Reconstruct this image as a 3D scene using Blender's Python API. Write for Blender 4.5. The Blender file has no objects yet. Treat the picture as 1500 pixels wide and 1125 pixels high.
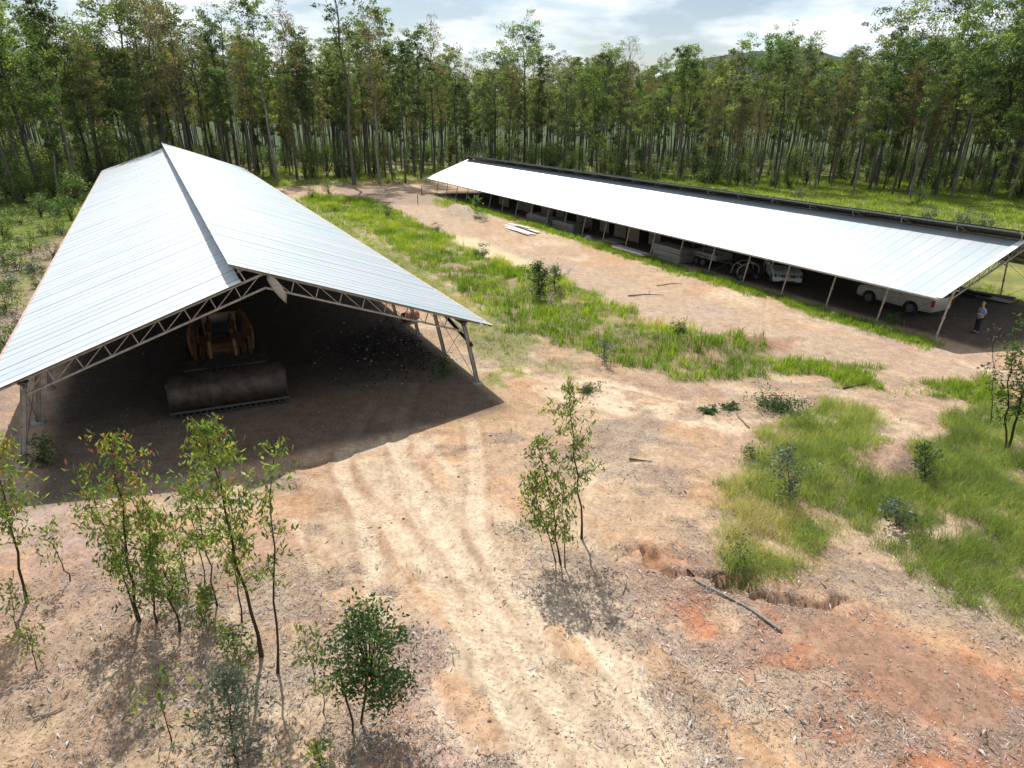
import bpy, bmesh, math, random
import numpy as np
from mathutils import Vector, Matrix
S = bpy.context.scene
COL = S.collection
PI = math.pi
# ------------------------------------------------------------------ camera, sky, sun, exposure
CAM_H, PITCH, ROLL, FPX, TH = 11.0, 0.39530, 0.01534, 954.0, 0.48988
SUN_EL, SUN_AZ = 0.933, 0.300          # elevation, azimuth to the left of +Y
cr, sr, cp, sp = math.cos(ROLL), math.sin(ROLL), math.cos(PITCH), math.sin(PITCH)
R0 = Vector((1, 0, 0)); U0 = Vector((0, sp, cp)); F0 = Vector((0, cp, -sp))
Rr = R0 * cr + U0 * sr; Ur = U0 * cr - R0 * sr
cam_d = bpy.data.cameras.new('camera'); cam = bpy.data.objects.new('camera', cam_d); COL.objects.link(cam)
m = Matrix.Identity(4)
for i in range(3):
    m[i][0] = Rr[i]; m[i][1] = Ur[i]; m[i][2] = -F0[i]
m[2][3] = CAM_H
cam.matrix_world = m
cam_d.sensor_width = 36.0; cam_d.lens = FPX / 1500 * 36; cam_d.clip_start = 0.1; cam_d.clip_end = 9000
S.camera = cam
W = bpy.data.worlds.new('World'); S.world = W; W.use_nodes = True
nt = W.node_tree; nt.nodes.clear()
def wn(t): return nt.nodes.new(t)
sky = wn('ShaderNodeTexSky'); sky.sky_type = 'NISHITA'; sky.sun_disc = False
sky.sun_elevation = SUN_EL; sky.sun_rotation = -SUN_AZ; sky.air_density = 1.0; sky.dust_density = 1.0; sky.ozone_density = 1.0
bg = wn('ShaderNodeBackground'); bg.inputs['Strength'].default_value = 0.078
tc = wn('ShaderNodeTexCoord'); sep = wn('ShaderNodeSeparateXYZ'); nt.links.new(tc.outputs['Generated'], sep.inputs[0])
# cloud layer: direction projected on a plane overhead
add = wn('ShaderNodeMath'); add.operation = 'ADD'; add.inputs[1].default_value = 0.16; nt.links.new(sep.outputs['Z'], add.inputs[0])
mxm = wn('ShaderNodeMath'); mxm.operation = 'MAXIMUM'; mxm.inputs[1].default_value = 0.05; nt.links.new(add.outputs[0], mxm.inputs[0])
dv = []
for ax in 'XY':
    d = wn('ShaderNodeMath'); d.operation = 'DIVIDE'; nt.links.new(sep.outputs[ax], d.inputs[0]); nt.links.new(mxm.outputs[0], d.inputs[1]); dv.append(d)
cmb = wn('ShaderNodeCombineXYZ'); nt.links.new(dv[0].outputs[0], cmb.inputs[0]); nt.links.new(dv[1].outputs[0], cmb.inputs[1])
cn = wn('ShaderNodeTexNoise'); cn.inputs['Scale'].default_value = 0.9; cn.inputs['Detail'].default_value = 8; cn.inputs['Roughness'].default_value = 0.56
nt.links.new(cmb.outputs[0], cn.inputs['Vector'])
cramp = wn('ShaderNodeValToRGB'); cramp.color_ramp.elements[0].position = 0.44; cramp.color_ramp.elements[1].position = 0.60
nt.links.new(cn.outputs['Fac'], cramp.inputs[0])
cn2 = wn('ShaderNodeTexNoise'); cn2.inputs['Scale'].default_value = 2.6; cn2.inputs['Detail'].default_value = 6; nt.links.new(cmb.outputs[0], cn2.inputs['Vector'])
ccol = wn('ShaderNodeValToRGB'); ccol.color_ramp.elements[0].position = 0.36; ccol.color_ramp.elements[0].color = (9.4, 10.9, 12.0, 1)
ccol.color_ramp.elements[1].position = 0.60; ccol.color_ramp.elements[1].color = (13.6, 13.8, 14.0, 1)
nt.links.new(cn2.outputs['Fac'], ccol.inputs[0])
mixc = wn('ShaderNodeMixRGB'); nt.links.new(cramp.outputs[0], mixc.inputs[0]); nt.links.new(sky.outputs[0], mixc.inputs[1]); nt.links.new(ccol.outputs[0], mixc.inputs[2])
nt.links.new(mixc.outputs[0], bg.inputs['Color'])
wo = wn('ShaderNodeOutputWorld'); nt.links.new(bg.outputs[0], wo.inputs[0])
sl = bpy.data.lights.new('sun', 'SUN'); sl.energy = 5.0; sl.angle = math.radians(0.5); sl.color = (1, 0.955, 0.88)
sun = bpy.data.objects.new('sun', sl); COL.objects.link(sun)
SV = Vector((-math.sin(SUN_AZ) * math.cos(SUN_EL), math.cos(SUN_AZ) * math.cos(SUN_EL), math.sin(SUN_EL)))
sun.rotation_euler = SV.to_track_quat('Z', 'Y').to_euler()
S.view_settings.view_transform = 'Standard'; S.view_settings.look = 'None'; S.view_settings.gamma = 1.0
S.view_settings.use_curve_mapping = False; S.view_settings.exposure = 0.33
S.render.engine = 'CYCLES'
S.cycles.use_denoising = True
S.cycles.max_bounces = 6; S.cycles.diffuse_bounces = 2; S.cycles.glossy_bounces = 2; S.cycles.transmission_bounces = 4
S.cycles.transparent_max_bounces = 4; S.cycles.volume_bounces = 0
S.cycles.caustics_reflective = False; S.cycles.caustics_refractive = False

# ------------------------------------------------------------------ where things stand: photograph pixel -> point on the ground plane
def G(px, py, z=0.0):
    x, y = px - 750, py - 562.5
    x, y = (x * cr + y * sr) / FPX, (-x * sr + y * cr) / FPX
    d = (x, cp - y * sp, -sp - y * cp)
    t = (z - CAM_H) / d[2]
    return d[0] * t, d[1] * t
cT, sT = math.cos(TH), math.sin(TH)
def UW(u, w): return (-sT * u + cT * w, cT * u + sT * w)      # shed axes -> world
def to_uw(x, y): return (-sT * x + cT * y, cT * x + sT * y)
def height_at(bx, by, tx, ty):
    """height of a plumb thing whose base is at pixel b and whose top is at pixel row of t"""
    X, Y = G(bx, by)
    x, y = tx - 750, ty - 562.5
    x, y = (x * cr + y * sr) / FPX, (-x * sr + y * cr) / FPX
    return CAM_H + (-sp - y * cp) * Y / (cp - y * sp)

# ------------------------------------------------------------------ numpy noise
def _h(ix, iy, s):
    v = np.sin(ix * 127.1 + iy * 311.7 + s * 74.7) * 43758.5453
    return v - np.floor(v)
def vn(x, y, s=0):
    xi, yi = np.floor(x), np.floor(y); xf, yf = x - xi, y - yi
    xf = xf * xf * (3 - 2 * xf); yf = yf * yf * (3 - 2 * yf)
    return ((_h(xi, yi, s) * (1 - xf) + _h(xi + 1, yi, s) * xf) * (1 - yf) + (_h(xi, yi + 1, s) * (1 - xf) + _h(xi + 1, yi + 1, s) * xf) * yf)
def fbm(x, y, s=0, o=4, g=0.5):
    a, t, n = 1.0, 0.0, 0.0
    for i in range(o):
        t = t + a * vn(x, y, s + i * 3.1); n += a; a *= g; x = x * 2.03 + 5.2; y = y * 2.03 + 1.7
    return t / n
def sst(a, b, x):
    t = np.clip((x - a) / (b - a), 0, 1); return t * t * (3 - 2 * t)
def sdf(poly, x, y):
    """signed distance to a polygon, positive inside"""
    P = np.array(poly, float); d = np.full(x.shape, 1e9); inside = np.zeros(x.shape, bool)
    for i in range(len(P)):
        ax, ay = P[i]; bx, by = P[(i + 1) % len(P)]
        ex, ey = bx - ax, by - ay; L = ex * ex + ey * ey + 1e-12
        t = np.clip(((x - ax) * ex + (y - ay) * ey) / L, 0, 1)
        d = np.minimum(d, (x - ax - t * ex) ** 2 + (y - ay - t * ey) ** 2)
        c = ((ay > y) != (by > y)) & (x < (bx - ax) * (y - ay) / (by - ay + 1e-12) + ax)
        inside ^= c
    d = np.sqrt(d); return np.where(inside, d, -d)
def pline(path, x, y):
    """distance, arc position and signed side offset along an open path"""
    P = np.array(path, float); d = np.full(x.shape, 1e9); u = np.zeros(x.shape); v = np.zeros(x.shape); s0 = 0.0
    for i in range(len(P) - 1):
        ax, ay = P[i]; bx, by = P[i + 1]; ex, ey = bx - ax, by - ay; L = math.hypot(ex, ey)
        t = np.clip(((x - ax) * ex + (y - ay) * ey) / (L * L), 0, 1)
        dd = np.hypot(x - ax - t * ex, y - ay - t * ey); side = ((x - ax) * ey - (y - ay) * ex) / L
        k = dd < d; d = np.where(k, dd, d); u = np.where(k, s0 + t * L, u); v = np.where(k, side, v); s0 += L
    return d, u, v
def PX(pts): return [G(*p) for p in pts]
def curve(pts, n=8):
    """Catmull-Rom through points"""
    P = [np.array(p, float) for p in pts]; P = [2 * P[0] - P[1]] + P + [2 * P[-1] - P[-2]]; out = []
    for i in range(1, len(P) - 2):
        for k in range(n):
            t = k / n
            out.append(0.5 * ((2 * P[i]) + (P[i + 1] - P[i - 1]) * t + (2 * P[i - 1] - 5 * P[i] + 4 * P[i + 1] - P[i + 2]) * t * t + (3 * P[i] - P[i - 1] - 3 * P[i + 1] + P[i + 2]) * t ** 3))
    out.append(P[-2]); return out

# ------------------------------------------------------------------ mesh helpers
def mesh_np(name, V, quads=None, tris=None, attrs=None, smooth=False):
    me = bpy.data.meshes.new(name); V = np.asarray(V, np.float32)
    q = np.asarray(quads if quads is not None else np.zeros((0, 4)), np.int32).reshape(-1, 4)
    t = np.asarray(tris if tris is not None else np.zeros((0, 3)), np.int32).reshape(-1, 3)
    me.vertices.add(len(V)); me.vertices.foreach_set('co', V.ravel())
    nl = q.size + t.size; me.loops.add(nl); me.loops.foreach_set('vertex_index', np.concatenate([q.ravel(), t.ravel()]))
    nf = len(q) + len(t); me.polygons.add(nf)
    st = np.concatenate([np.arange(len(q)) * 4, q.size + np.arange(len(t)) * 3]).astype(np.int32)
    me.polygons.foreach_set('loop_start', st)
    if smooth: me.polygons.foreach_set('use_smooth', np.ones(nf, bool))
    for k, a in (attrs or {}).items():
        a = np.asarray(a, np.float32)
        if a.ndim == 1: me.attributes.new(k, 'FLOAT', 'POINT').data.foreach_set('value', a)
        elif a.shape[1] == 3: me.attributes.new(k, 'FLOAT_VECTOR', 'POINT').data.foreach_set('vector', a.ravel())
        else: me.attributes.new(k, 'FLOAT_COLOR', 'POINT').data.foreach_set('color', a.ravel())
    me.update(); me.validate(); return me
def link(name, me, mat=None, parent=None, loc=None, rot=None):
    o = bpy.data.objects.new(name, me); COL.objects.link(o)
    if mat is not None and me is not None and len(me.materials) == 0: me.materials.append(mat)
    if parent is not None: o.parent = parent
    if loc is not None: o.location = loc
    if rot is not None: o.rotation_euler = rot
    return o
def tag(o, label=None, cat=None, group=None, kind=None):
    if label: o['label'] = label
    if cat: o['category'] = cat
    if group: o['group'] = group
    if kind: o['kind'] = kind
    return o
def thing(name, label, cat, loc=(0, 0, 0), rotz=0.0, group=None):
    o = bpy.data.objects.new(name, None); COL.objects.link(o); o.empty_display_size = 0.2
    o.location = loc; o.rotation_euler = (0, 0, rotz); return tag(o, label, cat, group)
class MB:
    """collects polygons, links them as one mesh object"""
    def __init__(s): s.v = []; s.f = []; s.a = []
    def add(s, v, f, a=None):
        n = len(s.v); s.v += [tuple(p) for p in v]; s.f += [tuple(i + n for i in q) for q in f]
        s.a += [a if a is not None else 0.0] * len(v); return s
    def box(s, c, d, R=None):
        h = [x / 2 for x in d]; vs = []
        for i in range(8):
            p = Vector(((1 if i & 1 else -1) * h[0], (1 if i & 2 else -1) * h[1], (1 if i & 4 else -1) * h[2]))
            if R is not None: p = R @ p
            vs.append((p[0] + c[0], p[1] + c[1], p[2] + c[2]))
        return s.add(vs, [(0, 2, 3, 1), (4, 5, 7, 6), (0, 1, 5, 4), (2, 6, 7, 3), (0, 4, 6, 2), (1, 3, 7, 5)])
    def bar(s, p, q, w, h, up=(0, 0, 1)):
        p, q = Vector(p), Vector(q); d = (q - p); L = d.length; d.normalize(); up = Vector(up)
        x = d.cross(up)
        if x.length < 1e-4: x = d.cross(Vector((0, 1, 0)))
        x.normalize(); z = x.cross(d)
        return s.box((p + q) / 2, (w, L, h), Matrix((x, d, z)).transposed())
    def tube(s, path, rad, n=6, cap=True):
        P = [Vector(p) for p in path]; vs = []; k = len(P)
        if not hasattr(rad, '__len__'): rad = [rad] * k
        x = None
        for i in range(k):
            d = (P[min(i + 1, k - 1)] - P[max(i - 1, 0)]).normalized()
            if x is None: x = d.orthogonal().normalized()
            else: x = (x - d * x.dot(d)).normalized()
            y = d.cross(x)
            for j in range(n):
                a = 2 * PI * j / n; vs.append(P[i] + (x * math.cos(a) + y * math.sin(a)) * rad[i])
        fs = [(i * n + j, i * n + (j + 1) % n, (i + 1) * n + (j + 1) % n, (i + 1) * n + j) for i in range(k - 1) for j in range(n)]
        if cap: fs += [tuple(range(n - 1, -1, -1)), tuple((k - 1) * n + j for j in range(n))]
        return s.add(vs, fs)
    def prism(s, prof, a, b, axis='x'):
        """closed 2-D profile swept between two offsets; profile coords are the two other axes in order"""
        n = len(prof); vs = []
        for o in (a, b):
            for p in prof:
                vs.append((o, p[0], p[1]) if axis == 'x' else (p[0], o, p[1]) if axis == 'y' else (p[0], p[1], o))
        fs = [(i, (i + 1) % n, n + (i + 1) % n, n + i) for i in range(n)]
        return s.add(vs, fs + [tuple(range(n - 1, -1, -1)), tuple(range(n, 2 * n))])
    def lathe(s, prof, n=16, c=(0, 0, 0), axis='z'):
        vs = []
        for r, z in prof:
            for j in range(n):
                a = 2 * PI * j / n; q = (r * math.cos(a), r * math.sin(a), z)
                if axis == 'x': q = (q[2], q[0], q[1])
                if axis == 'y': q = (q[0], q[2], q[1])
                vs.append((q[0] + c[0], q[1] + c[1], q[2] + c[2]))
        k = len(prof)
        fs = [(i * n + j, i * n + (j + 1) % n, (i + 1) * n + (j + 1) % n, (i + 1) * n + j) for i in range(k - 1) for j in range(n)]
        return s.add(vs, fs + [tuple(range(n - 1, -1, -1)), tuple((k - 1) * n + j for j in range(n))])
    def mesh(s, name, smooth=False, bevel=0.0, attr=None):
        me = bpy.data.meshes.new(name); me.from_pydata(s.v, [], s.f)
        bm = bmesh.new(); bm.from_mesh(me)
        bmesh.ops.recalc_face_normals(bm, faces=bm.faces)
        if bevel: bmesh.ops.bevel(bm, geom=bm.edges[:], offset=bevel, segments=1, affect='EDGES', clamp_overlap=True)
        bm.to_mesh(me); bm.free()
        if attr and not bevel: me.attributes.new(attr, 'FLOAT', 'POINT').data.foreach_set('value', np.array(s.a, np.float32))
        if smooth:
            me.polygons.foreach_set('use_smooth', np.ones(len(me.polygons), bool))
            if hasattr(me, 'set_sharp_from_angle'): me.set_sharp_from_angle(angle=math.radians(40))
        me.update(); return me
    def build(s, name, mat, parent=None, smooth=False, bevel=0.0, loc=None, rot=None, label=None):
        o = link(name, s.mesh(name, smooth, bevel), mat, parent, loc, rot)
        if label: o['label'] = label
        return o

# ------------------------------------------------------------------ materials
class NM:
    def __init__(s, name):
        s.m = bpy.data.materials.new(name); s.m.use_nodes = True; s.t = s.m.node_tree; s.t.nodes.clear()
    def n(s, t, **k):
        d = s.t.nodes.new(t)
        for a, b in k.items(): setattr(d, a, b)
        return d
    def set(s, node, key, val):
        i = node.inputs[key]
        if isinstance(val, bpy.types.NodeSocket): s.t.links.new(val, i)
        elif hasattr(i.default_value, '__len__') and hasattr(val, '__len__') and len(i.default_value) == 4 and len(val) == 3: i.default_value = (*val, 1)
        else: i.default_value = val
    def noise(s, scale, detail=4, rough=0.55, vec=None, dist=0.0):
        d = s.n('ShaderNodeTexNoise'); s.set(d, 'Scale', scale); s.set(d, 'Detail', detail); s.set(d, 'Roughness', rough); s.set(d, 'Distortion', dist)
        if vec is not None: s.set(d, 'Vector', vec)
        return d.outputs['Fac']
    def ramp(s, fac, stops):
        d = s.n('ShaderNodeValToRGB'); e = d.color_ramp.elements
        while len(e) < len(stops): e.new(0.5)
        for i, (p, c) in enumerate(stops):
            e[i].position = p; e[i].color = (c, c, c, 1) if not hasattr(c, '__len__') else (*c, 1)
        s.set(d, 0, fac); return d.outputs[0]
    def mix(s, f, a, b, mode='MIX'):
        d = s.n('ShaderNodeMixRGB', blend_type=mode)
        s.set(d, 0, f); s.set(d, 1, a); s.set(d, 2, b); return d.outputs[0]
    def math(s, op, a, b=0.0, c=None):
        d = s.n('ShaderNodeMath', operation=op); s.set(d, 0, a); s.set(d, 1, b)
        if c is not None: s.set(d, 2, c)
        return d.outputs[0]
    def attr(s, name, out='Fac'): return s.n('ShaderNodeAttribute', attribute_name=name).outputs[out]
    def coord(s, out='Object', scale=None):
        o = s.n('ShaderNodeTexCoord').outputs[out]
        if scale is not None:
            mp = s.n('ShaderNodeMapping'); s.set(mp, 'Vector', o); mp.inputs['Scale'].default_value = scale; o = mp.outputs[0]
        return o
    def geo(s): return s.n('ShaderNodeNewGeometry').outputs['Position']
    def rnd(s): return s.n('ShaderNodeObjectInfo').outputs['Random']
    def bump(s, h, strength=0.3, dist=0.02, prev=None):
        d = s.n('ShaderNodeBump'); s.set(d, 'Height', h); s.set(d, 'Strength', strength); s.set(d, 'Distance', dist)
        if prev is not None: s.set(d, 'Normal', prev)
        return d.outputs[0]
    def bsdf(s, col, rough=0.7, metal=0.0, spec=0.5, normal=None, **k):
        d = s.n('ShaderNodeBsdfPrincipled'); s.set(d, 'Base Color', col); s.set(d, 'Roughness', rough); s.set(d, 'Metallic', metal); s.set(d, 'Specular IOR Level', spec)
        if normal is not None: s.set(d, 'Normal', normal)
        for a, b in k.items(): s.set(d, a, b)
        return d.outputs[0]
    def out(s, sh):
        o = s.n('ShaderNodeOutputMaterial'); s.t.links.new(sh, o.inputs[0]); return s.m
def simple(name, col, rough=0.6, metal=0.0, spec=0.4, var=0.25, scale=6.0, bump=0.15, col2=None):
    k = NM(name); v = k.coord()
    n1 = k.noise(scale, 5, 0.6, v)
    c2 = col2 or tuple(c * (1 - var) for c in col)
    c = k.mix(k.ramp(n1, [(0.35, 0), (0.65, 1)]), c2, col)
    nb = k.bump(k.noise(scale * 6, 3, 0.6, v), bump, 0.01)
    return k.out(k.bsdf(c, rough, metal, spec, nb))
def leaf_mat(name, stops, trans=0.4, rough=0.42, spec=0.4, objvar=0.25, tint=(1.0, 1.15, 0.55)):
    k = NM(name); lv = k.attr('lv')
    c = k.ramp(lv, stops)
    r = k.rnd()
    hs = k.n('ShaderNodeHueSaturation'); k.set(hs, 'Color', c)
    k.set(hs, 'Hue', k.math('MULTIPLY_ADD', r, -0.035 * objvar * 4, 0.5 + 0.0175 * objvar * 4))
    k.set(hs, 'Value', k.math('MULTIPLY_ADD', k.math('FRACT', k.math('MULTIPLY', r, 7.3)), objvar * 1.6, 1 - objvar * 0.8))
    k.set(hs, 'Saturation', k.math('MULTIPLY_ADD', k.math('FRACT', k.math('MULTIPLY', r, 13.7)), -objvar * 0.9, 1.0))
    col = hs.outputs[0]
    a = k.bsdf(col, rough, 0.0, spec)
    t = k.n('ShaderNodeBsdfTranslucent'); k.set(t, 'Color', k.mix(1.0, col, tuple(x * 1.9 for x in tint), 'MULTIPLY'))
    mx = k.n('ShaderNodeMixShader'); k.set(mx, 0, trans); k.t.links.new(a, mx.inputs[1]); k.t.links.new(t.outputs[0], mx.inputs[2])
    return k.out(mx.outputs[0])
M = {}
FAR = [(0.0, (0.024, 0.048, 0.016)), (0.40, (0.060, 0.102, 0.028)), (0.7, (0.115, 0.17, 0.042)), (1.0, (0.19, 0.22, 0.07))]
M['leaf_far'] = leaf_mat('eucalypt_crown', FAR, 0.52, 0.5, 0.3, 0.3, (1.15, 1.15, .5))
M['leaf_brown'] = leaf_mat('olive_brown_crown', [(0.0, (0.055, 0.058, 0.022)), (0.5, (0.12, 0.112, 0.040)), (1.0, (0.20, 0.15, 0.06))], 0.48, 0.55, 0.3, 0.3, (1.15, 1.05, 0.6))
M['leaf_bush'] = leaf_mat('bush_leaves', [(0.0, (0.03, 0.06, 0.014)), (0.5, (0.07, 0.125, 0.025)), (1.0, (0.17, 0.23, 0.045))], 0.45, 0.45, 0.4, 0.25)
M['leaf_near'] = leaf_mat('sapling_leaves', [(0.0, (0.045, 0.075, 0.022)), (0.4, (0.10, 0.15, 0.034)), (0.76, (0.21, 0.25, 0.05)), (0.86, (0.22, 0.20, 0.04)), (0.93, (0.26, 0.09, 0.03)), (1.0, (0.22, 0.045, 0.035))], 0.48, 0.32, 0.6, 0.08)
M['leaf_dark'] = leaf_mat('round_bush_leaves', [(0.0, (0.022, 0.05, 0.012)), (0.5, (0.045, 0.09, 0.02)), (1.0, (0.12, 0.17, 0.035))], 0.40, 0.45, 0.45, 0.05)
M['leaf_grey'] = leaf_mat('grey_green_leaves', [(0.0, (0.045, 0.065, 0.04)), (0.5, (0.10, 0.135, 0.085)), (1.0, (0.22, 0.26, 0.19))], 0.25, 0.48, 0.4, 0.1, (1, 1.05, 0.8))
M['grass_fine'] = leaf_mat('fine_grass_blades', [(0.0, (0.075, 0.12, 0.035)), (0.4, (0.19, 0.245, 0.070)), (0.65, (0.28, 0.32, 0.11)), (0.85, (0.40, 0.36, 0.19)), (1.0, (0.42, 0.34, 0.22))], 0.45, 0.5, 0.3, 0.0, (1.0, 1.05, 0.5))
M['grass'] = leaf_mat('grass_blades', [(0.0, (0.055, 0.09, 0.015)), (0.4, (0.13, 0.195, 0.030)), (0.7, (0.235, 0.29, 0.055)), (0.86, (0.34, 0.35, 0.08)), (1.0, (0.38, 0.30, 0.15))], 0.5, 0.5, 0.3, 0.0, (1.0, 1.1, 0.35))
def bark_mat(name, a, b, objvar=True):
    k = NM(name); v = k.coord('Object', (6, 6, 0.7))
    n1 = k.noise(2.0, 5, 0.65, v)
    c = k.mix(k.ramp(n1, [(0.3, 0), (0.7, 1)]), a, b)
    if objvar:
        r = k.rnd(); c = k.mix(1.0, c, k.ramp(k.math('FRACT', k.math('MULTIPLY', r, 5.7)), [(0.0, 0.45), (0.6, 1.0), (1.0, 2.1)]), 'MULTIPLY')
    return k.out(k.bsdf(c, 0.85, 0, 0.2, k.bump(n1, 0.6, 0.03)))
M['bark'] = bark_mat('grey_brown_bark', (0.035, 0.030, 0.026), (0.20, 0.18, 0.155))
M['bark_dark'] = bark_mat('dark_stem_bark', (0.022, 0.016, 0.012), (0.075, 0.052, 0.038), False)
M['deadwood'] = simple('weathered_deadwood', (0.30, 0.26, 0.22), 0.85, var=0.5, scale=9)

# ------------------------------------------------------------------ ground masks
SH1 = dict(u0=23.6, u1=106.0, wl=-5.75, wr=11.6)
SH2 = dict(u0=18.7, u1=93.2, wl=35.05, wr=49.6)
P_strip = PX([(455, 285), (545, 292), (622, 332), (700, 372), (800, 405), (885, 438), (960, 478), (1060, 498), (1115, 520), (1150, 535), (1120, 556), (1000, 562), (880, 520), (760, 488), (710, 455), (560, 350), (440, 292)])
P_right = PX([(1045, 800), (1062, 715), (1130, 625), (1200, 588), (1290, 600), (1335, 625), (1420, 600), (1500, 590), (1700, 640), (1700, 1000), (1500, 915), (1360, 872), (1225, 790), (1190, 830), (1060, 848)])
P_R4 = [PX(q) for q in ([(1048, 800), (1062, 720), (1110, 690), (1180, 700), (1215, 760), (1205, 820), (1120, 845), (1060, 845)], [(1100, 690), (1130, 630), (1200, 592), (1285, 600), (1290, 640), (1240, 690), (1200, 735), (1130, 725)],
        [(1190, 700), (1260, 700), (1330, 715), (1335, 790), (1240, 785), (1200, 750)], [(1325, 705), (1372, 640), (1400, 605), (1500, 585), (1700, 640), (1700, 1000), (1500, 912), (1380, 875), (1275, 800), (1300, 740)])]
def right_mask(x, y): return np.maximum.reduce([mask_g(q, x, y, 0.45, 0.75, 12 + i, 1.3) for i, q in enumerate(P_R4)])
P_bare = PX([(1245, 632), (1335, 625), (1368, 660), (1355, 700), (1290, 705), (1240, 690)])
P_clumps = PX([(1140, 528), (1250, 532), (1460, 548), (1470, 600), (1360, 575), (1140, 562)])
P_field = [UW(14, 45.5), UW(110, 49.2), UW(125, 46), UW(150, 60), UW(110, 140), UW(60, 140), UW(20, 110), UW(-5, 90)]
P_red = PX([(930, 800), (1100, 850), (1230, 880), (1500, 1000), (1650, 1200), (1300, 1200), (1130, 1020), (1020, 940), (900, 890)])
P_dark = PX([(1120, 870), (1230, 890), (1400, 970), (1560, 1080), (1300, 1060), (1200, 980), (1130, 930)])
P_pink = PX([(560, 930), (640, 980), (720, 1080), (760, 1180), (620, 1180), (600, 1050)])
P_mow = PX([(430, 290), (560, 352), (700, 450), (790, 500), (760, 540), (720, 530), (700, 520), (640, 450), (430, 300)])
P_path = PX([(500, 280), (620, 285), (700, 345), (1000, 430), (1130, 470), (1460, 550), (1250, 560), (1130, 530), (960, 480), (800, 405), (640, 335), (560, 300)])
P_sandstrip = PX([(640, 345), (700, 350), (790, 388), (800, 402), (720, 385), (660, 368)])
P_track = PX([(490, 276), (560, 274), (650, 290), (640, 300), (560, 300), (500, 290)])
P_leftg = PX([(-300, 310), (130, 300), (125, 335), (60, 362), (-300, 400)])
P_cream = PX([(800, 560), (880, 560), (1000, 590), (1150, 628), (1130, 640), (1000, 625), (870, 600), (790, 580)])
F_line = [(-140, 40), (-95, 62), (-62, 74), (-50, 92), (-34, 112), (0, 128), (30, 116), (52, 106), (76, 97), (110, 70), (150, 20), (400, 60), (400, 420), (-400, 420), (-400, 60)]
def mask_g(poly, x, y, soft=0.5, amp=0.8, s=1, sc=1.2):
    return sst(-soft, soft, sdf(poly, x, y) + (fbm(x * sc, y * sc, s, 4) - 0.5) * 2 * amp)
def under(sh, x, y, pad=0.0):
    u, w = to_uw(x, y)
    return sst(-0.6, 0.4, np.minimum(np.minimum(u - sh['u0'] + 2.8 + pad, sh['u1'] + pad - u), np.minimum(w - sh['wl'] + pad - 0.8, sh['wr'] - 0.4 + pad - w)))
def grass_tall(x, y):
    g = mask_g(P_strip, x, y, 0.6, 0.9, 11, 0.9)
    g = np.maximum(g, right_mask(x, y) * sst(.25, .42, fbm(x * 1.1, y * 1.1, 65, 3)))
    g = np.maximum(g, mask_g(P_clumps, x, y, 0.3, 0.6, 14) * sst(0.47, 0.60, fbm(x * 0.7, y * 0.7, 15, 3)))
    return g
def grass_short(x, y):
    u, w = to_uw(x, y)
    g = mask_g(P_field, x, y, 1.5, 1.5, 16, 0.5)
    g = np.maximum(g, sst(-6, 6, sdf(F_line, x, y) + 5 + 6 * (fbm(x * 0.1, y * 0.1, 17, 3) - 0.5)) * (0.35 + 0.65 * sst(0.35, 0.6, fbm(x * 0.25, y * 0.25, 27, 3))))
    g = np.maximum(g, mask_g(P_leftg, x, y, 1.0, 1.5, 18, 0.4) * 0.9)
    g = np.maximum(g, mask_g(P_mow, x, y, 0.6, 0.8, 19) * 0.8)
    # fringe along the eave of the long shed
    fr = np.exp(-((w - 34.6 - 0.6 * (fbm(u * 0.25, u * 0 + 3.3, 20, 3) - 0.5)) / 0.75) ** 2) * sst(17.5, 20, u) * sst(84, 78, u)
    fr = fr * sst(0.28, 0.45, fbm(u * 0.35 + 3, w * 0.6, 21, 3))
    g = np.maximum(g, fr)
    g = np.maximum(g, sst(66, 72, u) * sst(30.2, 32, w + 1.5 * (fbm(x * .4, y * .4, 22, 3) - .5)) * sst(35.6, 34.8, w) * sst(92, 88, u))
    # tufts in front of the near shed and on the scraped yard
    yard = sst(0.50, 0.60, fbm(x * 0.8 + 9, y * 0.8, 23, 4)) * np.exp(-((u - 24.0) / 2.6) ** 2) * sst(4, 8, w) * sst(18, 13, w) * 0.8
    g = np.maximum(g, yard)
    left = sst(-7.0, -9.0, w) * sst(20, 28, u) * sst(0.50, 0.62, fbm(x * 0.35, y * 0.35, 24, 4)) * 0.6
    g = np.maximum(g, left)
    g = g * (1 - under(SH1, x, y)) * (1 - under(SH2, x, y, -1.0)) * (1 - mask_g(P_track, x, y, 1.0, 1.0, 26, 0.5))
    return np.clip(g, 0, 1)
def litter_density(x, y):
    g = 0.04 + 0.96 * sst(0.54, 0.68, fbm(x * 0.55 + 4, y * 0.9, 31, 4))
    g = g * (1 - 0.85 * sst(2.3, 1.0, pline(YARD, x, y)[0]))
    for (bx, by, rad, k) in LITTER_SPOTS:
        g = np.maximum(g, k * np.exp(-(((x - bx) ** 2 + (y - by) ** 2) / rad ** 2) ** 1.2) * (0.3 + 1.1 * fbm(x * 2, y * 2, 33, 2)))
    return np.clip(g, 0, 1) * (1 - under(SH1, x, y)) * (1 - 0.6 * grass_tall(x, y))
YARD = PX([(560, 640), (620, 760), (720, 880), (800, 1000), (900, 1120)])
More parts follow.
